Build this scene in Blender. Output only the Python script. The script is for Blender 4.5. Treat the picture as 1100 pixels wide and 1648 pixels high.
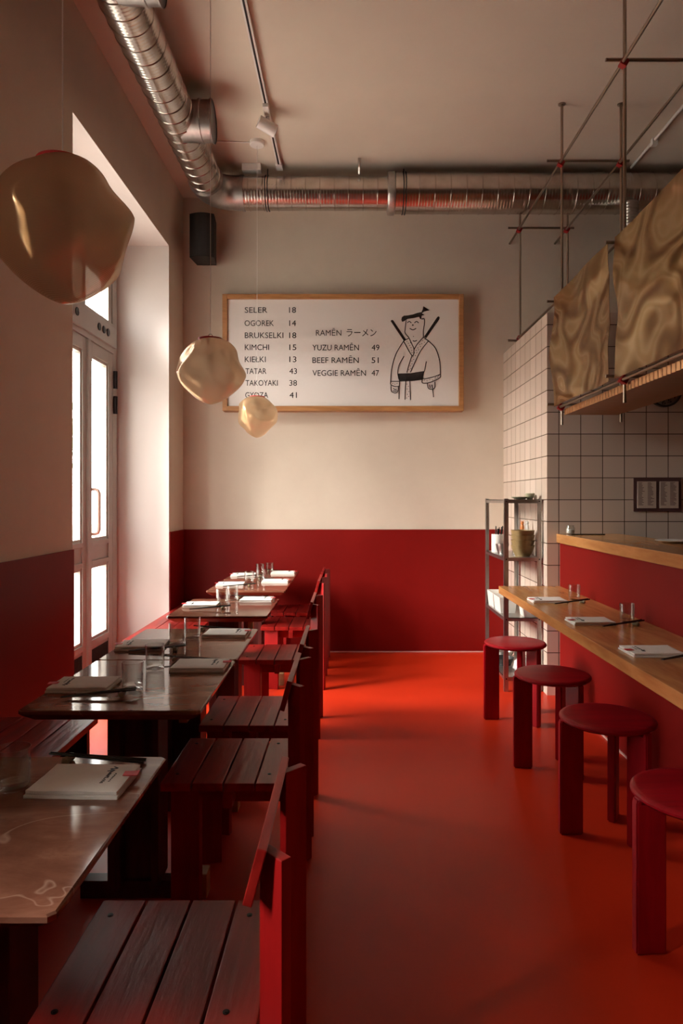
import bpy, bmesh, math, random
from mathutils import Vector, Matrix, noise

# ------------------------------------------------------------------ scene, camera, light
for o in list(bpy.data.objects):
    bpy.data.objects.remove(o)
SC = bpy.context.scene
COL = SC.collection
PI = math.pi
F, H, VX, VY = 1090.0, 1.36, 565.0, 803.0           # focal length in photo pixels, eye height, vanishing point

cam_d = bpy.data.cameras.new('camera')
cam = bpy.data.objects.new('camera', cam_d)
COL.objects.link(cam)
cam.location = (0, 0, H)
cam.rotation_euler = (PI / 2, 0, 0)
cam_d.sensor_fit = 'VERTICAL'
cam_d.sensor_height = 36.0
cam_d.sensor_width = 24.0
cam_d.lens = F / 1648 * 36.0
cam_d.shift_x = -15 / 1648
cam_d.shift_y = -21 / 1648
cam_d.clip_start = 0.02
SC.camera = cam

SC.view_settings.view_transform = 'Standard'
SC.view_settings.look = 'None'
SC.view_settings.gamma = 1.0
SC.view_settings.use_curve_mapping = False
SC.view_settings.exposure = 0.17
SC.cycles.use_denoising = True
SC.cycles.max_bounces = 10
SC.cycles.diffuse_bounces = 6
SC.cycles.glossy_bounces = 5
SC.cycles.transmission_bounces = 10
SC.cycles.transparent_max_bounces = 16
SC.cycles.sample_clamp_indirect = 6.0
SC.cycles.caustics_reflective = False
SC.cycles.caustics_refractive = False

SKY_STRENGTH = 12.0
SUN_STRENGTH = 20.0
world = bpy.data.worlds.new('world')
SC.world = world
world.use_nodes = True
wn = world.node_tree
wn.nodes['Background'].inputs['Color'].default_value = (1.0, 0.965, 0.93, 1)
wn.nodes['Background'].inputs['Strength'].default_value = SKY_STRENGTH

sun_d = bpy.data.lights.new('hazy_sun', 'SUN')
sun_d.energy = SUN_STRENGTH
sun_d.angle = math.radians(38)
sun_d.color = (1.0, 0.94, 0.88)
sun = bpy.data.objects.new('hazy_sun', sun_d)
COL.objects.link(sun)
sun.rotation_euler = Vector((1.0, 0.33, -0.58)).to_track_quat('-Z', 'Y').to_euler()


def portal(name, loc, sx, sy):
    d = bpy.data.lights.new(name, 'AREA')
    d.shape = 'RECTANGLE'
    d.size, d.size_y = sx, sy
    d.cycles.is_portal = True
    o = bpy.data.objects.new(name, d)
    COL.objects.link(o)
    o.location = loc
    o.rotation_euler = Vector((1, 0, 0)).to_track_quat('-Z', 'Y').to_euler()
    return o


portal('sky_portal', (-2.06, 4.595, 1.72), 1.93, 3.44)
portal('sky_portal', (-2.06, 0.47, 2.0), .50, 1.7)

# ------------------------------------------------------------------ materials


def new_mat(name):
    m = bpy.data.materials.new(name)
    m.use_nodes = True
    return m, m.node_tree, m.node_tree.nodes['Principled BSDF']


def N(t, typ, **kw):
    n = t.nodes.new(typ)
    for k, v in kw.items():
        setattr(n, k, v)
    return n


def simple(name, col, rough=0.5, metal=0.0, spec=0.5, coat=0.0):
    m, t, b = new_mat(name)
    b.inputs['Base Color'].default_value = (*col, 1)
    b.inputs['Roughness'].default_value = rough
    b.inputs['Metallic'].default_value = metal
    b.inputs['Specular IOR Level'].default_value = spec
    b.inputs['Coat Weight'].default_value = coat
    return m


def ramp(t, fac, stops):
    r = N(t, 'ShaderNodeValToRGB')
    el = r.color_ramp.elements
    while len(el) < len(stops):
        el.new(0.5)
    for e, (p, c) in zip(el, stops):
        e.position = p
        e.color = (*c, 1)
    t.links.new(fac, r.inputs['Fac'])
    return r.outputs['Color']


def coords(t, scale=(1, 1, 1), rot=(0, 0, 0), loc=(0, 0, 0)):
    tc = N(t, 'ShaderNodeTexCoord')
    mp = N(t, 'ShaderNodeMapping')
    mp.inputs['Scale'].default_value = scale
    mp.inputs['Rotation'].default_value = rot
    mp.inputs['Location'].default_value = loc
    t.links.new(tc.outputs['Object'], mp.inputs['Vector'])
    return mp.outputs['Vector']


def noise_tex(t, vec, scale, detail=4, rough=0.5, dist=0.0):
    n = N(t, 'ShaderNodeTexNoise')
    n.inputs['Scale'].default_value = scale
    n.inputs['Detail'].default_value = detail
    n.inputs['Roughness'].default_value = rough
    n.inputs['Distortion'].default_value = dist
    t.links.new(vec, n.inputs['Vector'])
    return n.outputs['Fac']


def bump(t, b, height, strength=0.2, dist=0.01):
    bp = N(t, 'ShaderNodeBump')
    bp.inputs['Strength'].default_value = strength
    bp.inputs['Distance'].default_value = dist
    t.links.new(height, bp.inputs['Height'])
    t.links.new(bp.outputs['Normal'], b.inputs['Normal'])


def mottled(name, c1, c2, scale=3, rough=(0.5, 0.6), bstr=0.05, bscale=60, spec=0.5):
    m, t, b = new_mat(name)
    v = coords(t)
    f = noise_tex(t, v, scale, 5, 0.6)
    t.links.new(ramp(t, f, [(0.3, c1), (0.7, c2)]), b.inputs['Base Color'])
    mr = N(t, 'ShaderNodeMapRange')
    mr.inputs['To Min'].default_value, mr.inputs['To Max'].default_value = rough
    t.links.new(f, mr.inputs['Value'])
    t.links.new(mr.outputs['Result'], b.inputs['Roughness'])
    b.inputs['Specular IOR Level'].default_value = spec
    bump(t, b, noise_tex(t, v, bscale, 3), bstr, 0.004)
    return m


def wood(name, dark, light, axis='Y', scale=1.0, rough=0.4, bstr=0.15, spec=0.5, band=9.0):
    m, t, b = new_mat(name)
    s = {'X': (1.2, 9, 9), 'Y': (9, 1.2, 9), 'Z': (9, 9, 1.2)}[axis]
    v = coords(t, tuple(x * scale for x in s))
    oi = N(t, 'ShaderNodeObjectInfo')
    ad = N(t, 'ShaderNodeVectorMath', operation='ADD')
    sc = N(t, 'ShaderNodeVectorMath', operation='SCALE')
    sc.inputs['Scale'].default_value = 7.0
    cx = N(t, 'ShaderNodeCombineXYZ')
    for k in 'XYZ':
        t.links.new(oi.outputs['Random'], cx.inputs[k])
    t.links.new(cx.outputs[0], sc.inputs[0])
    t.links.new(v, ad.inputs[0])
    t.links.new(sc.outputs[0], ad.inputs[1])
    v = ad.outputs[0]
    base = noise_tex(t, v, 0.9, 3, 0.5, 0.4)
    mul = N(t, 'ShaderNodeMath', operation='MULTIPLY')
    mul.inputs[1].default_value = band
    t.links.new(base, mul.inputs[0])
    fr = N(t, 'ShaderNodeMath', operation='PINGPONG')
    fr.inputs[1].default_value = 1.0
    t.links.new(mul.outputs[0], fr.inputs[0])
    fine = noise_tex(t, v, 8, 4, 0.6)
    mx = N(t, 'ShaderNodeMath', operation='MULTIPLY_ADD')
    mx.inputs[1].default_value = 0.55
    t.links.new(fr.outputs[0], mx.inputs[0])
    m2 = N(t, 'ShaderNodeMath', operation='MULTIPLY')
    m2.inputs[1].default_value = 0.6
    t.links.new(fine, m2.inputs[0])
    t.links.new(m2.outputs[0], mx.inputs[2])
    t.links.new(ramp(t, mx.outputs[0], [(0.15, dark), (0.85, light)]), b.inputs['Base Color'])
    b.inputs['Roughness'].default_value = rough
    b.inputs['Specular IOR Level'].default_value = spec
    bump(t, b, mx.outputs[0], bstr, 0.003)
    return m


M = {}
M['plaster'] = mottled('plaster', (0.63, 0.54, 0.44), (0.69, 0.60, 0.49), 2.2, (0.75, 0.85), 0.05, 40)
M['ceiling'] = mottled('ceiling_plaster', (0.66, 0.57, 0.47), (0.71, 0.62, 0.51), 1.5, (0.8, 0.9), 0.05, 30)
M['reveal'] = mottled('white_plaster', (0.74, 0.685, 0.65), (0.77, 0.715, 0.68), 2.0, (0.7, 0.8), 0.04, 40)
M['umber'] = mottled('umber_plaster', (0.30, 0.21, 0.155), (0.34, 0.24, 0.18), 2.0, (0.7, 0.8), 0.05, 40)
M['dado'] = mottled('red_wall_paint', (0.175, 0.0045, 0.003), (0.205, 0.0055, 0.004), 1.6, (0.45, 0.55), 0.03, 50, 0.16)
M['floor'] = mottled('red_resin_floor', (0.50, 0.024, 0.005), (0.60, 0.031, 0.007), 1.3, (0.30, 0.44), 0.03, 120, 0.35)
M['line'] = simple('pale_joint', (0.65, 0.42, 0.36), 0.6)
M['red_y'] = wood('red_stained_ash_lengthwise', (0.17, 0.005, 0.004), (0.34, 0.014, 0.010), 'Y', 1.0, 0.34, 0.55)
M['red_z'] = wood('red_stained_ash_upright', (0.22, 0.003, 0.003), (0.30, 0.005, 0.005), 'Z', 1.0, 0.4, 0.12, 0.35)
M['red_x'] = wood('red_stained_ash_crosswise', (0.21, 0.008, 0.008), (0.33, 0.014, 0.012), 'X', 1.0, 0.4, 0.15)
M['stool'] = wood('crimson_stained_ash', (0.19, 0.001, 0.005), (0.31, 0.003, 0.009), 'X', 1.3, 0.36, 0.12, 0.32, 7)
M['stool_z'] = wood('crimson_stained_ash_upright', (0.21, 0.001, 0.005), (0.33, 0.003, 0.009), 'Z', 1.3, 0.36, 0.10, 0.32, 5)
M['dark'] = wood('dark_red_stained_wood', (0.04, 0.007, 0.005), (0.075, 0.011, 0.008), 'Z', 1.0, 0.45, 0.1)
M['raw'] = wood('raw_pine', (0.42, 0.25, 0.11), (0.56, 0.36, 0.18), 'X', 1.0, 0.6, 0.1)
M['oak'] = wood('oiled_oak', (0.33, 0.135, 0.040), (0.52, 0.25, 0.085), 'Y', 1.0, 0.24, 0.06, 0.6, 6)
M['frame_wood'] = wood('oak_frame', (0.34, 0.15, 0.05), (0.48, 0.23, 0.085), 'X', 1.5, 0.45, 0.05)
M['grey_paint'] = mottled('warm_grey_enamel', (0.37, 0.335, 0.29), (0.40, 0.36, 0.315), 3, (0.35, 0.45), 0.02, 50)
M['black'] = simple('black_plastic', (0.012, 0.011, 0.011), 0.55)
M['black_wood'] = simple('black_lacquer', (0.02, 0.016, 0.014), 0.25)
M['ink'] = simple('black_print', (0.018, 0.014, 0.012), 0.6)
M['steel'] = mottled('galvanised_steel', (0.40, 0.38, 0.36), (0.52, 0.50, 0.47), 25, (0.30, 0.42), 0.02, 80)
M['steel'].node_tree.nodes['Principled BSDF'].inputs['Metallic'].default_value = 1.0
M['rod'] = simple('bronze_rod', (0.36, 0.29, 0.22), 0.32, 1.0)
M['copper'] = simple('pale_copper_handle', (0.66, 0.42, 0.33), 0.35, 0.6)
M['knuckle'] = simple('red_clamp_plastic', (0.32, 0.012, 0.012), 0.4)
M['white'] = simple('white_enamel', (0.78, 0.74, 0.70), 0.45)
M['acrylic'] = simple('white_acrylic', (0.74, 0.69, 0.65), 0.42, 0, 0.3)
M['linen'] = mottled('white_linen', (0.76, 0.72, 0.67), (0.82, 0.78, 0.73), 20, (0.85, 0.95), 0.25, 400, 0.2)
M['tag'] = simple('red_tag', (0.55, 0.015, 0.02), 0.6)
M['stone'] = mottled('olive_stone', (0.16, 0.13, 0.07), (0.30, 0.25, 0.15), 60, (0.4, 0.5), 0.1, 200)
M['tan'] = mottled('tan_stoneware', (0.22, 0.145, 0.055), (0.34, 0.24, 0.11), 14, (0.4, 0.5), 0.1, 80)
M['sage'] = mottled('sage_stoneware', (0.34, 0.33, 0.21), (0.44, 0.42, 0.29), 30, (0.4, 0.5), 0.05, 120)
M['porcelain'] = simple('white_porcelain', (0.80, 0.76, 0.70), 0.25)
M['plastic_bag'] = simple('clear_film', (0.55, 0.55, 0.54), 0.25)
M['orange'] = simple('orange_glaze', (0.62, 0.20, 0.05), 0.3)
M['screw'] = simple('dark_screw', (0.05, 0.04, 0.04), 0.35, 1.0)
M['facade'] = mottled('pale_render', (0.72, 0.69, 0.66), (0.78, 0.75, 0.72), 0.8, (0.8, 0.9), 0.03, 20)
M['facade_glass'] = simple('facade_window', (0.30, 0.31, 0.33), 0.2)
M['street'] = mottled('pale_paving', (0.58, 0.55, 0.51), (0.66, 0.63, 0.59), 3, (0.8, 0.9), 0.1, 60)
M['leaf'] = mottled('green_leaves', (0.10, 0.15, 0.035), (0.22, 0.27, 0.08), 8, (0.6, 0.7), 0.3, 20)
M['bark'] = simple('brown_bark', (0.12, 0.08, 0.05), 0.9)
M['paper'] = simple('cream_paper', (0.58, 0.46, 0.38), 0.8)
M['mount'] = simple('plum_mount', (0.085, 0.032, 0.030), 0.6)
M['clock_face'] = simple('grey_dial', (0.25, 0.22, 0.19), 0.5)


def marble():
    m, t, b = new_mat('brown_marble')
    v = coords(t, (.55, 1.5, 1), (0, 0, .6))
    oi = N(t, 'ShaderNodeObjectInfo')
    sc = N(t, 'ShaderNodeMath', operation='MULTIPLY')
    sc.inputs[1].default_value = 57.0
    t.links.new(oi.outputs['Random'], sc.inputs[0])
    ad = N(t, 'ShaderNodeVectorMath', operation='ADD')
    t.links.new(v, ad.inputs[0])
    t.links.new(sc.outputs[0], ad.inputs[1])
    v = ad.outputs[0]
    cloud = noise_tex(t, v, 7, 6, 0.65, 0.6)
    base = ramp(t, cloud, [(0.25, (0.10, 0.035, 0.021)), (0.5, (0.17, 0.064, 0.038)), (0.75, (0.29, 0.13, 0.083))])
    vein = noise_tex(t, v, 1.5, 4, 0.6, 0.9)
    sub = N(t, 'ShaderNodeMath', operation='SUBTRACT')
    sub.inputs[1].default_value = 0.5
    ab = N(t, 'ShaderNodeMath', operation='ABSOLUTE')
    t.links.new(vein, sub.inputs[0])
    t.links.new(sub.outputs[0], ab.inputs[0])
    mask = ramp(t, ab.outputs[0], [(0.0, (0.26, 0.26, 0.26)), (0.004, (0, 0, 0))])
    mx = N(t, 'ShaderNodeMix', data_type='RGBA')
    mx.inputs['B'].default_value = (0.62, 0.42, 0.32, 1)
    t.links.new(mask, mx.inputs['Factor'])
    t.links.new(base, mx.inputs['A'])
    t.links.new(mx.outputs['Result'], b.inputs['Base Color'])
    b.inputs['Roughness'].default_value = 0.07
    b.inputs['Specular IOR Level'].default_value = 0.42
    return m


M['marble'] = marble()


def tiles():
    m, t, b = new_mat('glazed_wall_tiles')
    tc = N(t, 'ShaderNodeTexCoord')
    sp = N(t, 'ShaderNodeSeparateXYZ')
    t.links.new(tc.outputs['Object'], sp.inputs[0])
    g = N(t, 'ShaderNodeNewGeometry')
    sn = N(t, 'ShaderNodeSeparateXYZ')
    t.links.new(g.outputs['True Normal'], sn.inputs[0])
    a = N(t, 'ShaderNodeMath', operation='ABSOLUTE')
    t.links.new(sn.outputs['X'], a.inputs[0])
    gt = N(t, 'ShaderNodeMath', operation='GREATER_THAN')
    gt.inputs[1].default_value = 0.5
    t.links.new(a.outputs[0], gt.inputs[0])
    mx = N(t, 'ShaderNodeMix', data_type='FLOAT')
    sx = N(t, 'ShaderNodeMath', operation='ADD')
    sx.inputs[1].default_value = -1.4415 + 0.1515 * 20
    t.links.new(sp.outputs['X'], sx.inputs[0])
    sy = N(t, 'ShaderNodeMath', operation='ADD')
    sy.inputs[1].default_value = -4.827 + 0.1515 * 40
    t.links.new(sp.outputs['Y'], sy.inputs[0])
    t.links.new(gt.outputs[0], mx.inputs['Factor'])
    t.links.new(sx.outputs[0], mx.inputs['A'])
    t.links.new(sy.outputs[0], mx.inputs['B'])
    sz = N(t, 'ShaderNodeMath', operation='ADD')
    sz.inputs[1].default_value = -1.5063 + 0.1515 * 20
    t.links.new(sp.outputs['Z'], sz.inputs[0])
    cb = N(t, 'ShaderNodeCombineXYZ')
    t.links.new(mx.outputs['Result'], cb.inputs['X'])
    t.links.new(sz.outputs[0], cb.inputs['Y'])
    br = N(t, 'ShaderNodeTexBrick')
    br.offset = 0.0
    br.squash = 1.0
    br.inputs['Scale'].default_value = 1.0
    br.inputs['Brick Width'].default_value = 0.1515
    br.inputs['Row Height'].default_value = 0.1515
    br.inputs['Mortar Size'].default_value = 0.0028
    br.inputs['Mortar Smooth'].default_value = 0.1
    br.inputs['Bias'].default_value = 0.0
    br.inputs['Color1'].default_value = (0.66, 0.535, 0.45, 1)
    br.inputs['Color2'].default_value = (0.58, 0.47, 0.385, 1)
    br.inputs['Mortar'].default_value = (0.075, 0.045, 0.03, 1)
    t.links.new(cb.outputs[0], br.inputs['Vector'])
    t.links.new(br.outputs['Color'], b.inputs['Base Color'])
    b.inputs['Roughness'].default_value = 0.22
    inv = N(t, 'ShaderNodeMath', operation='SUBTRACT')
    inv.inputs[0].default_value = 1.0
    t.links.new(br.outputs['Fac'], inv.inputs[1])
    wav = noise_tex(t, coords(t), 6, 2)
    sm = N(t, 'ShaderNodeMath', operation='MULTIPLY_ADD')
    sm.inputs[1].default_value = 0.35
    t.links.new(wav, sm.inputs[0])
    t.links.new(inv.outputs[0], sm.inputs[2])
    bump(t, b, sm.outputs[0], 0.35, 0.002)
    return m


M['tiles'] = tiles()


def duct_metal(name, axis):
    m, t, b = new_mat(name)
    v = coords(t)
    sp = N(t, 'ShaderNodeSeparateXYZ')
    t.links.new(v, sp.inputs[0])
    mul = N(t, 'ShaderNodeMath', operation='MULTIPLY')
    mul.inputs[1].default_value = 2 * PI / 0.024
    t.links.new(sp.outputs[axis], mul.inputs[0])
    sn = N(t, 'ShaderNodeMath', operation='SINE')
    t.links.new(mul.outputs[0], sn.inputs[0])
    b.inputs['Metallic'].default_value = 1.0
    f = noise_tex(t, v, 9, 4)
    t.links.new(ramp(t, f, [(0.3, (0.50, 0.455, 0.41)), (0.7, (0.66, 0.61, 0.56))]), b.inputs['Base Color'])
    b.inputs['Roughness'].default_value = 0.24
    bump(t, b, sn.outputs[0], 0.16, 0.002)
    return m


M['duct_x'] = duct_metal('spiral_duct_crosswise', 'X')
M['duct_y'] = duct_metal('spiral_duct_lengthwise', 'Y')
M['duct_z'] = duct_metal('flexible_duct_foil', 'Z')


def thin_glass(name, tint, power, edge):
    m = bpy.data.materials.new(name)
    m.use_nodes = True
    t = m.node_tree
    t.nodes.clear()
    out = N(t, 'ShaderNodeOutputMaterial')
    mix = N(t, 'ShaderNodeMixShader')
    tr = N(t, 'ShaderNodeBsdfTransparent')
    tr.inputs['Color'].default_value = (*tint, 1)
    gl = N(t, 'ShaderNodeBsdfGlossy')
    gl.inputs['Roughness'].default_value = 0.02
    lw = N(t, 'ShaderNodeLayerWeight')
    pw = N(t, 'ShaderNodeMath', operation='POWER')
    pw.inputs[1].default_value = power
    ma = N(t, 'ShaderNodeMath', operation='MULTIPLY_ADD')
    ma.inputs[1].default_value = edge
    ma.inputs[2].default_value = 0.025
    t.links.new(lw.outputs['Facing'], pw.inputs[0])
    t.links.new(pw.outputs[0], ma.inputs[0])
    t.links.new(ma.outputs[0], mix.inputs[0])
    t.links.new(tr.outputs[0], mix.inputs[1])
    t.links.new(gl.outputs[0], mix.inputs[2])
    t.links.new(mix.outputs[0], out.inputs['Surface'])
    return m


M['pane'] = thin_glass('window_pane', (0.96, 0.97, 0.96), 4.0, 0.5)


M['glass'] = thin_glass('drinking_glass', (0.93, 0.935, 0.92), 1.6, 0.80)


def brass_mesh(name, opacity, tint, rough, lines, axis, through=0.25, glow=(0.80, 0.55, 0.30)):
    """woven metal gauze: partly see-through, brushed gold threads"""
    m = bpy.data.materials.new(name)
    m.use_nodes = True
    t = m.node_tree
    b = t.nodes['Principled BSDF']
    out = t.nodes['Material Output']
    v = coords(t)
    sp = N(t, 'ShaderNodeSeparateXYZ')
    t.links.new(v, sp.inputs[0])
    mul = N(t, 'ShaderNodeMath', operation='MULTIPLY')
    mul.inputs[1].default_value = lines
    t.links.new(sp.outputs[axis], mul.inputs[0])
    sn = N(t, 'ShaderNodeMath', operation='SINE')
    t.links.new(mul.outputs[0], sn.inputs[0])
    b.inputs['Base Color'].default_value = (*tint, 1)
    b.inputs['Metallic'].default_value = 0.85
    b.inputs['Roughness'].default_value = rough
    bump(t, b, sn.outputs[0], 0.05, 0.0008)
    tr = N(t, 'ShaderNodeBsdfTransparent')
    tr.inputs['Color'].default_value = (1.0, 0.90, 0.78, 1)
    tl = N(t, 'ShaderNodeBsdfTranslucent')
    tl.inputs['Color'].default_value = (*glow, 1)
    m1 = N(t, 'ShaderNodeMixShader')
    m1.inputs[0].default_value = through
    t.links.new(b.outputs[0], m1.inputs[1])
    t.links.new(tl.outputs[0], m1.inputs[2])
    m2 = N(t, 'ShaderNodeMixShader')
    mr = N(t, 'ShaderNodeMapRange')
    mr.inputs['From Min'].default_value = -1
    mr.inputs['To Min'].default_value = opacity - 0.08
    mr.inputs['To Max'].default_value = opacity + 0.08
    t.links.new(sn.outputs[0], mr.inputs['Value'])
    t.links.new(mr.outputs['Result'], m2.inputs[0])
    t.links.new(tr.outputs[0], m2.inputs[1])
    t.links.new(m1.outputs[0], m2.inputs[2])
    t.links.new(m2.outputs[0], out.inputs['Surface'])
    return m


M['gauze'] = brass_mesh('gold_gauze', 0.88, (0.56, 0.36, 0.19), 0.20, 2600, 'Z', 0.55, (0.92, 0.76, 0.58))
_g = M['gauze'].node_tree
_tn = N(_g, 'ShaderNodeTangent', direction_type='RADIAL', axis='Z')
_g.links.new(_tn.outputs[0], _g.nodes['Principled BSDF'].inputs['Tangent'])
_g.nodes['Principled BSDF'].inputs['Anisotropic'].default_value = 0.75
_g.nodes['Principled BSDF'].inputs['Anisotropic Rotation'].default_value = 0.25
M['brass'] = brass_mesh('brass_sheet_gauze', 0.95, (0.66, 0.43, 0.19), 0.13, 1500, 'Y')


def paint_moire_sheen(m):
    # light and dark moire sheen of the double gauze painted into the base colour
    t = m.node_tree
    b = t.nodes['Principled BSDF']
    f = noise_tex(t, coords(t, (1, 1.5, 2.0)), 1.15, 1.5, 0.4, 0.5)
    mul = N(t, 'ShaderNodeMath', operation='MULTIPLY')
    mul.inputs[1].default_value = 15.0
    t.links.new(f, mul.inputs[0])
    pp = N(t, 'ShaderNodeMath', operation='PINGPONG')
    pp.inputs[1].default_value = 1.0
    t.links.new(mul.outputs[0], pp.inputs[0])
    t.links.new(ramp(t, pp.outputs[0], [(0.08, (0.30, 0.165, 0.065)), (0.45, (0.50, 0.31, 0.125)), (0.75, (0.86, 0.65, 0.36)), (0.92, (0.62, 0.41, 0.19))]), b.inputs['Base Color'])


paint_moire_sheen(M['brass'])


def corrugated():
    m, t, b = new_mat('corrugated_copper_tray')
    v = coords(t)
    sp = N(t, 'ShaderNodeSeparateXYZ')
    t.links.new(v, sp.inputs[0])
    b.inputs['Base Color'].default_value = (0.42, 0.20, 0.085, 1)
    b.inputs['Metallic'].default_value = 0.8
    b.inputs['Roughness'].default_value = 0.35
    return m


M['tray'] = corrugated()

# ------------------------------------------------------------------ mesh helpers


class MB:
    def __init__(self):
        self.bm = bmesh.new()

    def _xf(self, verts, mtx):
        bmesh.ops.transform(self.bm, matrix=mtx, verts=verts)

    def box(self, lo, hi, rot=None, bev=0.0):
        lo, hi = Vector(lo), Vector(hi)
        c, s = (lo + hi) / 2, hi - lo
        r = bmesh.ops.create_cube(self.bm, size=1.0)
        vs = r['verts']
        self._xf(vs, Matrix.Diagonal((s.x, s.y, s.z, 1)))
        if bev > 0:
            es = list({e for v in vs for e in v.link_edges})
            rb = bmesh.ops.bevel(self.bm, geom=es, offset=bev, segments=2, profile=0.6, affect='EDGES')
            vs = list({v for f in rb['faces'] for v in f.verts} | {v for v in vs if v.is_valid})
        m = Matrix.Translation(c)
        if rot is not None:
            m = m @ rot
        self._xf(vs, m)
        return self

    def cyl(self, p0, p1, r0, r1=None, n=20, caps=True):
        p0, p1 = Vector(p0), Vector(p1)
        r1 = r0 if r1 is None else r1
        d = p1 - p0
        r = bmesh.ops.create_cone(self.bm, cap_ends=caps, segments=n, radius1=r0, radius2=r1, depth=d.length)
        q = d.to_track_quat('Z', 'Y').to_matrix().to_4x4()
        self._xf(r['verts'], Matrix.Translation((p0 + p1) / 2) @ q)
        return self

    def tube(self, pts, r, n=8, closed=False):
        pts = [Vector(p) for p in pts]
        rings = []
        k = len(pts)
        up = None
        for i, p in enumerate(pts):
            if closed:
                d = pts[(i + 1) % k] - pts[i - 1]
            else:
                d = pts[min(i + 1, k - 1)] - pts[max(i - 1, 0)]
            d.normalize()
            if up is None or abs(up.dot(d)) > 0.98:
                up = Vector((0, 0, 1)) if abs(d.z) < 0.9 else Vector((1, 0, 0))
            a = d.cross(up).normalized()
            b = a.cross(d).normalized()
            up = b
            rr = r[i] if isinstance(r, (list, tuple)) else r
            rings.append([self.bm.verts.new(p + a * (rr * math.cos(2 * PI * j / n)) + b * (rr * math.sin(2 * PI * j / n))) for j in range(n)])
        for i in range(k if closed else k - 1):
            A, B = rings[i], rings[(i + 1) % k]
            for j in range(n):
                self.bm.faces.new((A[j], A[(j + 1) % n], B[(j + 1) % n], B[j]))
        if not closed:
            self.bm.faces.new(rings[0][::-1])
            self.bm.faces.new(rings[-1])
        return self

    def lathe(self, prof, n=32, c=(0, 0, 0), axis='Z', caps=True):
        rings = []
        c = Vector(c)
        for (r, h) in prof:
            ring = []
            for j in range(n):
                a = 2 * PI * j / n
                u, w = r * math.cos(a), r * math.sin(a)
                p = {'Z': (u, w, h), 'X': (h, u, w), 'Y': (w, h, u)}[axis]
                ring.append(self.bm.verts.new(c + Vector(p)))
            rings.append(ring)
        for A, B in zip(rings, rings[1:]):
            for j in range(n):
                self.bm.faces.new((A[j], A[(j + 1) % n], B[(j + 1) % n], B[j]))
        if caps:
            if prof[0][0] > 1e-6:
                self.bm.faces.new(rings[0][::-1])
            if prof[-1][0] > 1e-6:
                self.bm.faces.new(rings[-1])
        return self

    def prism(self, poly, z0, z1, xf=None):
        """polygon in xy extruded from z0 to z1, then transformed"""
        a = [self.bm.verts.new((x, y, z0)) for x, y in poly]
        b = [self.bm.verts.new((x, y, z1)) for x, y in poly]
        n = len(poly)
        self.bm.faces.new(a[::-1])
        self.bm.faces.new(b)
        for i in range(n):
            self.bm.faces.new((a[i], a[(i + 1) % n], b[(i + 1) % n], b[i]))
        if xf is not None:
            self._xf(a + b, xf)
        return self

    def build(self, name, mat, parent=None, smooth=False, loc=None):
        bmesh.ops.remove_doubles(self.bm, verts=self.bm.verts, dist=1e-6)
        bmesh.ops.recalc_face_normals(self.bm, faces=self.bm.faces)
        me = bpy.data.meshes.new(name)
        self.bm.to_mesh(me)
        self.bm.free()
        if smooth:
            me.shade_smooth()
            if hasattr(me, 'set_sharp_from_angle'):
                me.set_sharp_from_angle(angle=math.radians(38))
        me.materials.append(mat)
        o = bpy.data.objects.new(name, me)
        COL.objects.link(o)
        if parent is not None:
            o.parent = parent
        if loc is not None:
            o.location = loc
        return o


def tag(o, label=None, cat=None, group=None, kind=None):
    for k, v in (('label', label), ('category', cat), ('group', group), ('kind', kind)):
        if v:
            o[k] = v
    return o


def thing(name, label, cat, loc=(0, 0, 0), rz=0.0, group=None):
    o = bpy.data.objects.new(name, None)
    COL.objects.link(o)
    o.empty_display_size = 0.05
    o.location = loc
    o.rotation_euler = (0, 0, rz)
    return tag(o, label, cat, group)


KIDS = {}


def dup(root, loc, rz=0.0, label=None, group=None):
    if not KIDS:
        pass
    kids = [o for o in COL.objects if o.parent == root]
    r = root.copy()
    COL.objects.link(r)
    r.location = loc
    r.rotation_euler = (0, 0, rz)
    if label:
        r['label'] = label
    if group:
        r['group'] = group
    for k in kids:
        c = k.copy()
        COL.objects.link(c)
        c.parent = r
        for g in [o for o in COL.objects if o.parent == k]:
            d = g.copy()
            COL.objects.link(d)
            d.parent = c
    return r


def struct(o, label=None):
    o['kind'] = 'structure'
    if label:
        o['label'] = label
        o['category'] = 'structure'
    return o


def at(x, y, Y):
    """photo pixel at depth Y -> X, z"""
    return (x - VX) * Y / F, H - (y - VY) * Y / F


# ------------------------------------------------------------------ room shell
XL, XR, YB, YF, ZC = -1.494, 4.0, 6.03, -3.2, 4.04   # left wall, right wall, back wall, wall behind camera, ceiling
XO = -2.05                                           # outer face of the left wall
S0, S1 = 0.22, 0.72                                   # narrow second window beside the front table
R0, R1, RZ = 3.63, 5.56, 3.44                        # window recess along Y, its height

struct(MB().box((XO, YF - .2, -.12), (XR + .2, YB + .2, 0)).build('floor', M['floor']), 'glossy brick-red resin floor of the restaurant')
struct(MB().box((XO, YF - .2, ZC), (XR + .2, YB + .2, ZC + .2)).build('ceiling', M['ceiling']), 'high beige plaster ceiling')
struct(MB().box((XO, YB, 0), (XR + .2, YB + .2, ZC)).build('wall_back', M['plaster']), 'beige back wall above a red painted dado')
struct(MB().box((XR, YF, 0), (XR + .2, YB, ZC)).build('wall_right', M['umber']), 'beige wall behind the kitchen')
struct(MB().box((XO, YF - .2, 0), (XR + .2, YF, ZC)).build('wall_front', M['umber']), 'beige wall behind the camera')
w = MB()
w.box((XO, YF, 0), (XL, S0, ZC)).box((XO, S1, 0), (XL, R0, ZC)).box((XO, S0, 2.85), (XL, S1, ZC)).box((XO, S0, 0), (XL, S1, 1.15)).box((XO, R1, 0), (XL, YB, ZC))
w.box((XO, R0, RZ), (XL, R1, ZC))
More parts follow.
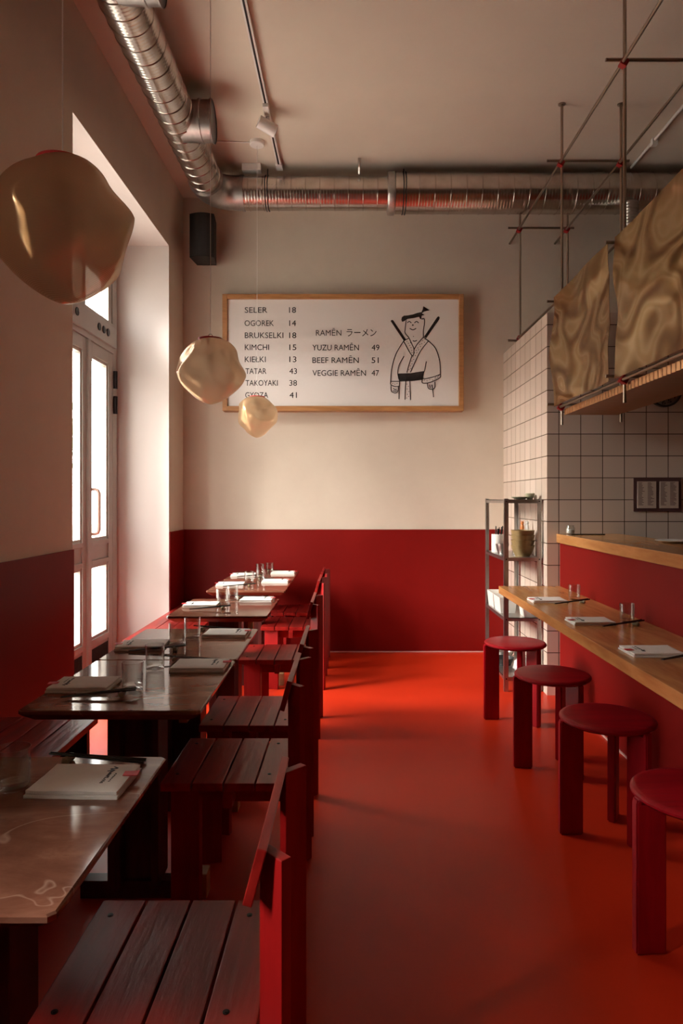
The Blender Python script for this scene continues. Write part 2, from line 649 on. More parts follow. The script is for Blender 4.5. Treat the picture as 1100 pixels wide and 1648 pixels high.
struct(w.build('wall_left', M['plaster']), 'thick beige street wall with a deep window recess')
# pale painted lining of the window recess
w = MB()
w.box((XO, R1 - .004, 0), (XL + .0008, R1, RZ)).box((XO, R0, 0), (XL + .0008, R0 + .004, RZ)).box((XO, R0, RZ - .004), (XL + .0008, R1, RZ))
struct(w.build('trim_1', M['reveal']), 'white plaster lining of the window recess')
# red dado panels, slightly proud of the plaster
ZD = 1.089
struct(MB().box((XL, YB - .010, 0), (1.36, YB, ZD)).build('trim_2', M['dado']), 'red painted dado on the back wall')
struct(MB().box((XL, -1.4, 0), (XL + .010, R0, ZD)).build('trim_3', M['dado']), 'red painted dado on the wall pier beside the window')
struct(MB().box((XL, R1, 0), (XL + .010, YB - .010, ZD)).build('trim_4', M['dado']), 'red painted dado on the narrow pier in the corner')
struct(MB().box((XL + .010, YB - .016, 0), (1.36, YB - .010, .008)).build('baseboard_back', M['line']), 'thin pale joint along the foot of the back wall')

# tiled kitchen block
KX, KY, KZ = 1.36, 4.69, 2.65
struct(MB().box((KX, KY, 0), (XR, YB, KZ)).build('wall_kitchen', M['tiles']), 'square beige tiled kitchen partition')
struct(MB().box((1.45, -1.6, 0), (1.52, KY, 1.056)).build('wall_counter', M['dado']), 'red painted counter front wall')
struct(MB().box((1.443, -1.6, 0), (1.45, KY, .010)).build('baseboard_counter', M['line']), 'thin pale joint along the foot of the counter wall')


# ------------------------------------------------------------------ windows
def french_window(name, label, y0, y1, z0, ztop):
    root = thing(name, label, 'window')
    root['kind'] = 'structure'
    xf, xb = -1.90, -1.97
    y_r, y_l, y_s = 5.40, 4.37, 4.27
    fr = MB()
    fr.box((xb, 5.40, 0), (xf, 5.498, ztop)).box((xb, 4.27, 0), (xf, 4.37, ztop)).box((xb, R0 + .004, 0), (xf, 3.72, ztop))
    fr.box((xb, 3.72, ztop - .09), (xf, 4.27, ztop)).box((xb, 4.37, ztop - .09), (xf, 5.40, ztop)).box((xb, 3.72, 0), (xf, 4.27, .10)).box((xb, 5.498, 0), (xf - .02, R1 - .004, ztop))
    fr.box((xb + .01, 3.72, 3.08), (xf - .01, 5.40, ztop - .09))
    fr.build('frame', M['grey_paint'], root)
    tb = MB()
    tb.box((xb - .01, 4.37, 2.555), (xf + .03, 5.40, 2.71), bev=.004)
    tb.box((xb, 4.37, 2.71), (xf + .012, 5.40, 2.745)).box((xb, 4.37, 2.515), (xf + .012, 5.40, 2.555))
    tp = tb.build('transom_panel', M['grey_paint'], root)
    for yy in (4.62, 5.03, 5.12, 5.21):
        MB().cyl((xf + .028, yy, 2.64), (xf + .036, yy, 2.64), .028, n=20).build('vent_knob', M['black'], tp, True)
    p = MB().box((-1.945, 4.37, 2.745), (-1.939, 5.40, 3.08))
    p.build('pane', M['pane'], root)
    tf = MB()
    tf.box((xb, 5.33, 2.745), (xf - .01, 5.40, 3.08)).box((xb, 4.37, 2.745), (xf - .01, 4.44, 3.08)).box((xb, 4.80, 2.745), (xf - .005, 4.86, 3.08))
    tf.build('transom_sash', M['grey_paint'], root)
    MB().box((-1.945, 3.72, .10), (-1.939, 4.27, 3.08)).build('pane', M['pane'], root)
    for (a, b, handle) in ((4.885, 5.398, True), (4.372, 4.885, False)):
        lf = MB()
        s = .085
        lf.box((xb, a, .03), (xf, a + s, 2.513), bev=.004).box((xb, b - s, .03), (xf, b, 2.513), bev=.004)
        lf.box((xb, a + s, 2.42), (xf, b - s, 2.513), bev=.004)
        lf.box((xb + .01, a + s, .88), (xf - .012, b - s, 1.04)).box((xb, a + s, 1.015), (xf, b - s, 1.05), bev=.004).box((xb, a + s, .87), (xf, b - s, .905), bev=.004)
        lf.box((xb, a + s, .03), (xf - .01, b - s, .30)).box((xb, a + s, .275), (xf, b - s, .32), bev=.004)
        for (za, zb_) in ((.32, .87), (1.05, 2.42)):     # glazing beads
            lf.box((xf - .05, a + s, za), (xf - .012, a + s + .022, zb_)).box((xf - .05, b - s - .022, za), (xf - .012, b - s, zb_))
            lf.box((xf - .05, a + s + .022, za), (xf - .012, b - s - .022, za + .022)).box((xf - .05, a + s + .022, zb_ - .022), (xf - .012, b - s - .022, zb_))
        leaf = lf.build('door_leaf', M['grey_paint'], root)
        g = MB()
        g.box((-1.945, a + s, .32), (-1.939, b - s, .87)).box((-1.945, a + s, 1.05), (-1.939, b - s, 2.42))
        g.build('pane', M['pane'], leaf)
        v = MB()
        k = 0
        yy = a + s + .012
        while yy < b - s - .015:
            v.box((xf - .012, yy, .08), (xf - .002, yy + .008, .25))
            yy += .026
        v.build('vent_slats', M['black'], leaf)
        if handle:
            MB().box((xf - .01, a - .022, .03), (xf + .016, a + .024, 2.513), bev=.004).build('cover_strip', M['grey_paint'], leaf)
            x0 = xf + .012
            pts = [(x0, a + .05, 1.10), (x0 + .05, a + .05, 1.105)]
            pts = [(x0 - .005, a + .035, 1.105), (x0 + .03, a + .035, 1.105), (x0 + .05, a + .035, 1.112), (x0 + .058, a + .035, 1.135),
                   (x0 + .058, a + .035, 1.40), (x0 + .05, a + .035, 1.422), (x0 + .03, a + .035, 1.43), (x0 - .005, a + .035, 1.43)]
            MB().tube(pts, .011, 12).build('pull_handle', M['copper'], leaf, True)
    for zz in (2.24, 2.04):
        hg = MB()
        hg.cyl((xf + .018, 5.415, zz), (xf + .018, 5.415, zz + .14), .016, n=14)
        hg.box((xf - .002, 5.42, zz + .045), (xf + .012, 5.47, zz + .095))
        hg.build('hinge', M['screw'], root, True)
    return root


fw = french_window('window_1', 'grey glazed double door set deep in the white window recess', R0, R1, 0, 3.436)
root = thing('window_2', 'narrow tall window in the street wall beside the front table', 'window')
root['kind'] = 'structure'
fr = MB()
for (a, b, c, d) in ((S0, S0 + .025, 1.15, 2.85), (S1 - .025, S1, 1.15, 2.85), (S0 + .025, S1 - .025, 1.15, 1.19), (S0 + .025, S1 - .025, 2.81, 2.85)):
    fr.box((-1.97, a, c), (-1.90, b, d))
fr.build('frame', M['grey_paint'], root)
MB().box((-1.945, S0 + .025, 1.19), (-1.939, S1 - .025, 2.81)).build('pane', M['pane'], root)

# ------------------------------------------------------------------ outside the window
s = MB().box((-40, -30, -.35), (XO, 40, -.15)).build('street', M['street'])
struct(s, 'grey street outside the window')
b = thing('building', 'pale rendered building across the street seen through the glazed door', 'building', (-15, 8, -.15))
MB().box((-4, -26, 0), (0, 26, 4.9)).build('wall', M['facade'], b)
MB().box((-4.2, -26.2, 4.9), (.25, 26.2, 5.15)).build('roof', M['facade'], b)
for yy in range(-24, 26, 4):
    for zz in (1.0, 3.0):
        o = MB().box((-.02, yy, zz), (.06, yy + 1.3, zz + 1.5)).build('window', M['facade'], b)
        MB().box((.055, yy + .1, zz + .1), (.075, yy + 1.2, zz + 1.4)).build('pane', M['facade_glass'], o)


def leafy_tree(name, loc, h, r, seed, label):
    rng = random.Random(seed)
    root = thing(name, label, 'tree', loc)
    MB().cyl((0, 0, 0), (0, 0, h * .6), .12, .07, 10).build('trunk', M['bark'], root, True)
    mb = MB()
    for i in range(1400):
        d = Vector((rng.gauss(0, 1), rng.gauss(0, 1), rng.gauss(0, 1))).normalized() * (r * rng.uniform(.45, 1) ** .6)
        c = Vector((0, 0, h * .72)) + Vector((d.x, d.y, d.z * 1.1))
        u = Vector((rng.gauss(0, 1), rng.gauss(0, 1), rng.gauss(0, 1))).normalized()
        v = u.orthogonal().normalized()
        w_ = u.cross(v)
        L = rng.uniform(.10, .18)
        vs = [mb.bm.verts.new(c + p) for p in (v * L, w_ * L * .5, -v * L, -w_ * L * .5)]
        mb.bm.faces.new(vs)
    mb.build('crown', M['leaf'], root)


leafy_tree('street_tree', (-10.2, 21.0, -.15), 5.0, 1.7, 3, 'leafy green tree on the street outside the glazed door')

# ------------------------------------------------------------------ ventilation duct
DZ, DXL, DYB = 3.84, -1.128, 5.50
duct = thing('ventilation_duct', 'silvery spiral ventilation duct running round the room under the ceiling', 'duct')


def ribbed(r, a, b, step, hgt=.004, wid=.004):
    pr = [(r, a)]
    p = a + step * .5
    while p < b - .02:
        pr += [(r, p - wid), (r + hgt, p - wid * .4), (r + hgt, p + wid * .4), (r, p + wid)]
        p += step
    return pr + [(r, b)]


MB().lathe(ribbed(.122, YF + .05, 5.30, .115), 48, (DXL, 0, DZ), 'Y', True).build('lengthwise_run', M['duct_y'], duct, True)
eb = MB()
rc = .20
pts = [(DXL, 5.26, DZ)]
for i in range(0, 10):
    a = PI / 2 * i / 9
    pts.append((DXL + rc - rc * math.cos(a), DYB - rc + rc * math.sin(a), DZ))
pts.append((DXL + rc + .05, DYB, DZ))
eb.tube(pts, .131, 40)
eb.build('elbow', M['steel'], duct, True)
for (p0, p1) in (((DXL, 5.245, DZ), (DXL, 5.265, DZ)), ((DXL + rc + .045, DYB, DZ), (DXL + rc + .065, DYB, DZ))):
    MB().cyl(p0, p1, .137, n=40).build('elbow_band', M['steel'], duct, True)
XCOL = (630 - VX) * DYB / F
MB().lathe(ribbed(.130, DXL + rc + .05, XCOL, .115), 48, (0, DYB, DZ), 'X').build('crosswise_run', M['duct_x'], duct, True)
MB().lathe([(.131, XCOL - .035), (.160, XCOL - .03), (.166, XCOL - .02), (.166, XCOL + .022), (.158, XCOL + .03)], 48, (0, DYB, DZ), 'X').build('reducer_collar', M['steel'], duct, True)
MB().lathe(ribbed(.157, XCOL + .03, XR - .02, .125), 48, (0, DYB, DZ), 'X').build('wide_crosswise_run', M['duct_x'], duct, True)


def stub(y):
    e = -.905
    MB().lathe([(.126, DXL + .02), (.126, e - .085), (.134, e - .083), (.134, e - .07), (.128, e - .066), (.128, e - .012), (.134, e - .008), (.134, e)], 44, (0, y, DZ), 'X', False).build('branch_stub', M['steel'], duct, True)
    MB().lathe([(0.0, e - .008), (.12, e - .008), (.132, e - .003), (.132, e)], 44, (0, y, DZ), 'X', False).build('end_cap', M['screw'], duct, True)


stub(4.45)
stub(3.20)
for xx in (-.675, .43):
    rr = .134 if xx < 0 else .161
    hs = MB()
    for dx in (-.010, .010):
        hs.tube([(xx + dx, DYB + (rr) * math.sin(a), DZ + (rr) * math.cos(a)) for a in [2 * PI * i / 32 for i in range(32)]], .004, 6, True)
    hs.cyl((xx, DYB, DZ + rr), (xx, DYB, ZC), .004, n=8)
    hs.build('hanger_strap', M['black'], duct, True)
hk = MB()
hx = (579 - VX) * 5.3 / F
hk.tube([(hx, 5.33, ZC), (hx, 5.33, 3.97), (hx, 5.36, 3.94), (hx, 5.40, 3.95)], .012, 8)
hk.build('hook', M['steel'], duct, True)
fx = (1015 - VX) * 5.35 / F
MB().lathe([(.058 + .005 * (i % 2), 3.70 - i * .012) for i in range(90)], 24, (fx, 5.35, 0), 'Z').build('flexible_branch', M['steel'], duct, True)

# ------------------------------------------------------------------ ceiling fittings
tk = thing('light_track', 'slim white lighting track fixed along the ceiling above the tables', 'track')
TX = -.572
MB().box((TX - .017, -1.0, ZC - .032), (TX + .017, 5.42, ZC)).build('rail', M['white'], tk)
MB().box((TX - .006, -.98, ZC - .0335), (TX + .006, 5.40, ZC - .0318)).build('groove', M['black'], tk)
MB().box((TX - .024, 5.36, ZC - .04), (TX + .024, 5.45, ZC)).build('feed_cap', M['white'], tk)
SY = 4.62
sp = thing('spotlight', 'small white spotlight clipped on the ceiling track', 'spotlight', (TX, SY, ZC - .032))
MB().box((-.02, -.09, -.025), (.02, .14, 0), bev=.004).build('adapter', M['white'], sp)
MB().cyl((0, .03, -.02), (0, .03, -.07), .012, n=12).build('stem', M['white'], sp, True)
d = Vector((.75, .35, -.28)).normalized()
c0 = Vector((-.02, .02, -.085))
MB().cyl(c0 - d * .045, c0 + d * .085, .042, n=24).build('head', M['white'], sp, True)
MB().cyl(c0 + d * .0845, c0 + d * .088, .034, n=24).build('lens', M['screw'], sp, True)
cd = thing('conduit', 'thin pale cable conduit crossing the ceiling above the kitchen', 'conduit', (2.26, 0, 0))
MB().cyl((0, 2.0, ZC - .012), (0, 5.45, ZC - .012), .012, n=10).build('pipe', M['white'], cd, True)
MB().box((-.02, 5.02, ZC - .05), (.02, 5.06, ZC)).build('clip', M['white'], cd)
jb = tag(MB().box((-.87, 5.40, 3.985), (-.72, 5.47, ZC), bev=.003).build('junction_box', M['white']), 'small pale junction box on the ceiling above the duct', 'junction box')

sk = thing('loudspeaker', 'black wall loudspeaker in the corner beside the menu board', 'loudspeaker', (0, 5.84, 0))
x0, zt = at(308, 349, 5.80)
x1, zb = at(347, 418, 5.80)
pl = MB()
poly = []
for i in range(9):
    u = i / 8
    poly.append((x0 + (x1 - x0) * u, -.10 - .035 * math.sin(PI * u)))
poly += [(x1 - .02, .10), (x0 + .02, .10)]
pl.prism(poly, zb, zt)
pl.build('cabinet', M['black'], sk)
gr = MB()
gp = [(x0 + (x1 - x0) * (.04 + .92 * i / 8), -.104 - .035 * math.sin(PI * (.04 + .92 * i / 8))) for i in range(9)]
gp += [(p[0], p[1] + .004) for p in gp[::-1]]
gr.prism(gp, zb + .012, zt - .012)
gr.build('grille', M['black'], sk)
MB().box(((x0 + x1) / 2 - .04, .10, (zb + zt) / 2 - .06), ((x0 + x1) / 2 + .04, .19, (zb + zt) / 2 + .06)).build('bracket', M['black'], sk)

# ------------------------------------------------------------------ menu board
BY = 5.915
mbx0, mbz1 = at(358, 473, BY)
mbx1, mbz0 = at(747, 661, BY)
mb_ = thing('menu_board', 'wide white menu board with oak frame listing dishes and a swordsman drawing', 'sign')
fw_ = .042
f = MB()
f.box((mbx0, BY, mbz0), (mbx0 + fw_, YB, mbz1), bev=.003).box((mbx1 - fw_, BY, mbz0), (mbx1, YB, mbz1), bev=.003)
f.box((mbx0 + fw_, BY, mbz1 - fw_), (mbx1 - fw_, YB, mbz1), bev=.003).box((mbx0 + fw_, BY, mbz0), (mbx1 - fw_, YB, mbz0 + fw_), bev=.003)
f.build('frame', M['frame_wood'], mb_)
PY = BY + .022
MB().box((mbx0 + fw_, PY, mbz0 + fw_), (mbx1 - fw_, YB - .002, mbz1 - fw_)).build('face', M['acrylic'], mb_)


def text_mesh(txt, x0p, x1p, yc, capz, Y):
    """words fitted between two photo columns on the plane at depth Y"""
    cu = bpy.data.curves.new('lettering', 'FONT')
    cu.body = txt
    cu.extrude = .004
    cu.resolution_u = 3
    o = bpy.data.objects.new('lettering', cu)
    COL.objects.link(o)
    dg = bpy.context.evaluated_depsgraph_get()
    me = bpy.data.meshes.new_from_object(o.evaluated_get(dg))
    bpy.data.objects.remove(o)
    xs = [v.co.x for v in me.vertices]
    ys = [v.co.y for v in me.vertices]
    X0, X1 = (x0p - VX) * Y / F, (x1p - VX) * Y / F
    zc = H - (yc - VY) * Y / F
    sx = (X1 - X0) / (max(xs) - min(xs))
    sz = capz / .73
    bx = min(xs)
    for v in me.vertices:
        v.co = Vector((X0 + (v.co.x - bx) * sx, Y + v.co.z * .2, zc + (v.co.y - .365) * sz))
    me.update()
    return me


def lettering(txt, x0p, x1p, yc, capz=.052, Y=PY - .0015, parent=mb_, name='lettering', mat='ink'):
    me = text_mesh(txt, x0p, x1p, yc, capz, Y)
    me.materials.clear()
    me.materials.append(M[mat])
    o = bpy.data.objects.new(name, me)
    COL.objects.link(o)
    o.parent = parent
    return o


for (nm, xa, xb_, yc, pr, pa, pb) in (
        ('SELER', 394.2, 430.5, 498.6, '18', 465.5, 476.7), ('OGOREK', 394.0, 441.0, 519.8, '14', 465.8, 476.7),
        ('BRUKSELKI', 394.3, 456.3, 539.3, '18', 465.8, 477.2), ('KIMCHI', 394.3, 433.2, 558.6, '15', 466.0, 477.2),
        ('KIEŁKI', 394.3, 427.8, 578.0, '13', 466.0, 477.4), ('TATAR', 395.3, 429.0, 597.0, '43', 466.0, 478.2),
        ('TAKOYAKI', 395.3, 447.2, 616.0, '38', 466.0, 478.2), ('GYOZA', 395.0, 431.8, 635.5, '41', 466.2, 478.0),
        ('RAMĒN', 508.8, 549.8, 535.4, 'ラーメン', 558.2, 606.3), ('YUZU RAMĒN', 503.0, 578.0, 559.0, '49', 598.6, 611.0),
        ('BEEF RAMĒN', 503.2, 577.8, 579.4, '51', 598.5, 609.8), ('VEGGIE RAMĒN', 503.2, 589.3, 600.0, '47', 598.5, 610.4)):
    lettering(nm, xa, xb_, yc)
    lettering(pr, pa, pb, yc, .052 if not pr.startswith('ラ') else .058)

# line drawing of a smiling robed swordsman
SCALE = 5.789


def fp(x, y):
    return at(560 + x / SCALE, 480 + y / SCALE, PY - .002)


def ribbon(mb, pts, wpx=8.5):
    P = [Vector(fp(*p)) for p in pts]
    wd = wpx / SCALE * PY / F / 2
    L, Rr = [], []
    for i, p in enumerate(P):
        d = (P[min(i + 1, len(P) - 1)] - P[max(i - 1, 0)])
        d.normalize()
        n = Vector((-d.y, d.x)) * wd
        L.append(p + n)
        Rr.append(p - n)
    ya, yb = PY - .003, PY + .0005
    for i in range(len(P) - 1):
        q = [L[i], L[i + 1], Rr[i + 1], Rr[i]]
        fa = [mb.bm.verts.new((v.x, ya, v.y)) for v in q]
        fb = [mb.bm.verts.new((v.x, yb, v.y)) for v in q]
        mb.bm.faces.new(fa)
        mb.bm.faces.new(fb[::-1])
        for k in range(4):
            mb.bm.faces.new((fa[k], fb[k], fb[(k + 1) % 4], fa[(k + 1) % 4]))


def curve(pts, n=6):
    """Catmull-Rom through the points"""
    P = [Vector(p) for p in pts]
    out = []
    for i in range(len(P) - 1):
        a, b, c, d = P[max(i - 1, 0)], P[i], P[i + 1], P[min(i + 2, len(P) - 1)]
        for k in range(n):
            u = k / n
            out.append(0.5 * ((2 * b) + (c - a) * u + (2 * a - 5 * b + 4 * c - d) * u * u + (3 * b - a - 3 * c + d) * u ** 3))
    out.append(P[-1])
    return [(p.x, p.y) for p in out]


def blob(mb, pts):
    P = [fp(*p) for p in pts]
    fa = [mb.bm.verts.new((x, PY - .003, z)) for x, z in P]
    fb = [mb.bm.verts.new((x, PY + .0005, z)) for x, z in P]
    mb.bm.faces.new(fa)
    mb.bm.faces.new(fb[::-1])
    k = len(P)
    for i in range(k):
        mb.bm.faces.new((fa[i], fb[i], fb[(i + 1) % k], fa[(i + 1) % k]))


dr = MB()
for st in (
        [(545, 205), (535, 290), (536, 325), (570, 365)], [(690, 195), (712, 190), (716, 230), (706, 300), (706, 360)],   # face
        [(556, 228), (574, 216), (594, 230)], [(622, 230), (642, 216), (662, 230)], [(578, 280), (608, 294), (638, 280)], [(606, 396), (626, 400), (646, 392)],
        [(570, 368), (600, 430), (618, 478), (600, 535), (520, 398)], [(706, 362), (650, 425), (618, 478)],                    # collar
        [(752, 398), (680, 490), (630, 590), (585, 690)], [(600, 530), (565, 640), (552, 692)], [(520, 398), (570, 372)], [(706, 362), (752, 398)],
        [(520, 400), (450, 520), (410, 660), (398, 800)], [(525, 540), (480, 620), (466, 700), (484, 772), (480, 820)], [(398, 775), (484, 775)], [(398, 805), (440, 822), (480, 820)],
        [(752, 395), (820, 470), (858, 590), (864, 710), (858, 740), (780, 780), (715, 792), (692, 780), (700, 745)],
        [(733, 588), (720, 660), (700, 745), (790, 735), (864, 708)],
        [(404, 818), (408, 865), (440, 882), (466, 870), (472, 826)], [(424, 838), (440, 850), (458, 846)], [(420, 862), (445, 866), (462, 860)],
        [(742, 792), (752, 838), (784, 848), (812, 830), (812, 778)], [(764, 805), (770, 838)], [(784, 805), (790, 840)],
        [(484, 772), (480, 860), (478, 940)], [(540, 772), (536, 860), (534, 945)], [(578, 770), (582, 860), (586, 948)], [(790, 848), (798, 890), (800, 922)]):
    ribbon(dr, curve(st), 7.5)
for (cx_, cy_, rr) in [(607, 250, 8), (613, 356, 4), (552, 402, 4), (566, 420, 4), (578, 440, 4), (590, 460, 4), (598, 486, 4), (586, 414, 4), (600, 505, 4),
                       (720, 384, 4), (700, 394, 4), (714, 410, 4), (690, 424, 4), (672, 430, 4), (678, 450, 4), (655, 462, 4), (662, 480, 4), (638, 486, 4), (644, 508, 4),
                       (622, 508, 4), (630, 535, 4), (608, 545, 4), (615, 570, 4), (598, 585, 4), (600, 612, 4), (584, 630, 4), (588, 655, 4), (570, 665, 4),
                       (420, 795, 4), (440, 800, 4), (460, 795, 4), (715, 762, 4), (740, 770, 4), (765, 755, 4), (790, 762, 4), (815, 740, 4), (840, 735, 4), (850, 722, 4),
                       (552, 800, 4), (566, 820, 4), (554, 845, 4), (570, 870, 4), (556, 895, 4), (568, 915, 4), (550, 930, 4)]:
    blob(dr, [(cx_ + rr * math.cos(k * PI / 3), cy_ + rr * math.sin(k * PI / 3)) for k in range(6)])
for pl_ in ([(500, 200), (504, 178), (525, 162), (560, 160), (610, 150), (650, 136), (688, 128), (700, 100), (706, 74), (762, 112), (712, 124), (690, 140), (714, 156), (690, 160), (684, 196), (672, 188), (668, 172), (620, 184), (560, 192), (528, 212), (508, 220)],
            [(466, 702), (590, 698), (714, 678), (698, 760), (600, 772), (484, 776), (470, 745)],
            [(400, 212), (412, 200), (426, 208), (544, 384), (524, 398)], [(834, 176), (846, 168), (858, 178), (854, 196), (732, 372), (712, 358)]):
    blob(dr, pl_)
dr.build('figure_drawing', M['ink'], mb_)

# ------------------------------------------------------------------ pendant lamps


def pendant(px_, dY, z, rx, rz, seed, label, cr=.056):
    X = (px_ - VX) * dY / F
    root = thing('pendant_lamp', label, 'pendant lamp', (X, dY, z), 0, 'gold gauze pendant lamps over the tables')
    bm = bmesh.new()
    bmesh.ops.create_uvsphere(bm, u_segments=96, v_segments=64, radius=1.0)
    off = Vector((seed * 13.7, seed * 5.1, seed * 3.3))
    for v in bm.verts:
        p = v.co.copy()
        n1 = noise.noise(p * 1.05 + off)
        n2 = noise.noise(p * 1.9 + off * 2)
        ridge = 1.0 - abs(noise.noise(p * 1.25 - off)) * 2.2
        k = 1.0 + .15 * n1 + .08 * n2 + .10 * max(ridge, -1) * (1 - abs(p.z) ** 3)
        q = Vector((p.x * k, p.y * k, p.z * (1.0 + .05 * n1)))
        if q.z > .90:
            q.z = .90 + (q.z - .90) * .05
        if q.z < -.5:
            q.z -= .14 * ((-q.z - .5) / .5) ** 2 * (1 - min(1, math.hypot(p.x, p.y)))
        v.co = Vector((q.x * rx, q.y * rx, q.z * rz))
    me = bpy.data.meshes.new('shade')
    bm.to_mesh(me)
    bm.free()
    me.shade_smooth()
    me.materials.append(M['gauze'])
    o = bpy.data.objects.new('shade', me)
    COL.objects.link(o)
    o.parent = root
    zt = rz * .905
    rr = rx * .40
    MB().lathe([(rr - .006, zt - .002), (rr, zt - .002), (rr + .002, zt + .003), (rr, zt + .007), (rr - .006, zt + .006), (rr - .006, zt - .002)], 36, caps=False).build('rim', M['tag'], root, True)
    MB().box((-rr + .003, -.006, zt), (rr - .003, .006, zt + .005)).build('crossbar', M['rod'], root)
    MB().lathe([(.004, zt), (.019, zt), (.019, zt - .075), (.016, zt - .08), (0.004, zt - .08)], 20).build('socket', M['black'], root, True)
    MB().lathe([(.003, zt - .08), (.014, zt - .085), (.02, zt - .105), (.018, zt - .120), (.010, zt - .128), (.002, zt - .130)], 20).build('bulb', M['porcelain'], root, True)
    MB().tube([(.010 * math.cos(a), 0, zt + .018 + .010 * math.sin(a)) for a in [2 * PI * i / 16 for i in range(16)]], .0022, 6, True).build('hook', M['rod'], root, True)
    MB().cyl((0, 0, zt + .026), (0, 0, ZC - z - .03), .0016, n=6).build('cord', M['white'], root)
    MB().lathe([(.002, ZC - z - .032), (cr - .006, ZC - z - .03), (cr, ZC - z - .024), (cr, ZC - z)], 28).build('canopy', M['white'], root, True)
    return root, X


pendant(101, 1.47, H + (VY - 366) * 1.47 / F, .134, .148, 1.3, 'big gold gauze pendant lamp hanging in front of the window recess', .032)
pendant(339, 3.22, H + (VY - 593) * 3.22 / F, .142, .149, 2.4, 'gold gauze pendant lamp overlapping the corner of the menu board frame')
_, px3 = pendant(414, 5.08, H + (VY - 668) * 5.08 / F, .142, .146, 4.2, 'pale gauze pendant lamp just below the lower edge of the menu board')
tag(MB().tube([(px3 - .05, 5.08, ZC - .006), (px3 - .5, 5.05, ZC - .006)], .004, 6).build('ceiling_cable', M['white']), 'thin white cable on the ceiling leading to a lamp canopy', 'cable')

# ------------------------------------------------------------------ rod frame and brass hood
FX, BX = 1.416, 1.818
Z1, Z2, Z3 = 3.633, 2.717, 1.982
YR = [5.717, 4.58, 3.525, 2.44]
rf = thing('rod_frame', 'bronze rod scaffold with red clamps hung from the ceiling over the counter', 'frame')


def rod(p0, p1, r=.009):
    MB().cyl(p0, p1, r, n=10).build('rod', M['rod'], rf, True)


def clamp(p):
    MB().box((p[0] - .02, p[1] - .02, p[2] - .02), (p[0] + .02, p[1] + .02, p[2] + .02), Matrix.Rotation(.5, 4, 'Y'), .006).build('clamp', M['knuckle'], rf)


g = .018
for X in (FX, BX):
    rod((X, 1.0, Z1), (X, YB, Z1))
rod((FX, 1.0, Z2), (FX, 5.80, Z2))
rod((FX, 1.0, Z3), (FX, 4.60, Z3))
rod((BX, 1.0, Z3), (BX, 4.62, Z3))
for i, Y in enumerate(YR):
    zlo = Z2 - .06 if i == 0 else Z3 - .12
    rod((FX + g, Y + g, zlo), (FX + g, Y + g, ZC))
    rod((BX + g, Y + g, zlo if i == 0 else Z3 - .10), (BX + g, Y + g, ZC))
    rod((FX - .085, Y + .5 * g, Z1 + g), (BX + .07, Y + .5 * g, Z1 + g))
    rod((FX - .085, Y + .5 * g, Z2 - g), (FX + .09, Y + .5 * g, Z2 - g))
    if i:
        rod((FX - .085, Y + .5 * g, Z3 + g), (BX + .05, Y + .5 * g, Z3 + g))
    for (X, z) in [(FX, Z1), (BX, Z1), (FX, Z2)] + ([(FX, Z3)] if i else []):
        clamp((X + g * .5, Y + g * .5, z))
    MB().cyl((FX + g, Y + g, ZC - .004), (FX + g, Y + g, ZC), .025, n=16).build('flange', M['rod'], rf, True)
    MB().cyl((BX + g, Y + g, ZC - .004), (BX + g, Y + g, ZC), .025, n=16).build('flange', M['rod'], rf, True)


def brass_panel(y0, y1, seed, label):
    nu, nv = 60, 44
    off = Vector((seed * 7.1, seed * 3.7, 0))
    mb = MB()
    gridv = []
    for j in range(nv + 1):
        row = []
        v = j / nv
        for i in range(nu + 1):
            u = i / nu
            y = y0 + (y1 - y0) * u
            z = Z3 + (Z2 - Z3) * v
            e = .25 + .75 * math.sin(PI * v) ** .8
            d = noise.noise(Vector((y * 1.9, z * 2.4, 0)) + off) * .060 + noise.noise(Vector((y * 4.0, z * 4.4, 3)) + off) * .012
            ed = (abs(u - .5) * 2) ** 6
            y += .022 * ed * math.sin(v * 5.5 + seed) * (1 if u > .5 else -1) * .8
            row.append((FX - .048 + max(-.07, min(.012, d * e)), y, z))
        gridv.append(row)
    t_ = .002
    A = [[mb.bm.verts.new(p) for p in row] for row in gridv]
    B = [[mb.bm.verts.new((p[0] + t_, p[1], p[2])) for p in row] for row in gridv]
    for j in range(nv):
        for i in range(nu):
            mb.bm.faces.new((A[j][i], A[j][i + 1], A[j + 1][i + 1], A[j + 1][i]))
            mb.bm.faces.new((B[j][i], B[j + 1][i], B[j + 1][i + 1], B[j][i + 1]))
    for j in range(nv):
        mb.bm.faces.new((A[j][0], A[j + 1][0], B[j + 1][0], B[j][0]))
        mb.bm.faces.new((A[j][nu], B[j][nu], B[j + 1][nu], A[j + 1][nu]))
    for i in range(nu):
        mb.bm.faces.new((A[0][i], B[0][i], B[0][i + 1], A[0][i + 1]))
        mb.bm.faces.new((A[nv][i], A[nv][i + 1], B[nv][i + 1], B[nv][i]))
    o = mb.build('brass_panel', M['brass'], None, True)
    return tag(o, label, 'panel', 'wavy brass panels on the rod frame')


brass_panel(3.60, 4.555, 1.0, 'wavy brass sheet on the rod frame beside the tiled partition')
brass_panel(2.485, 3.495, 2.3, 'larger wavy brass sheet on the rod frame, cut by the edge of the picture')

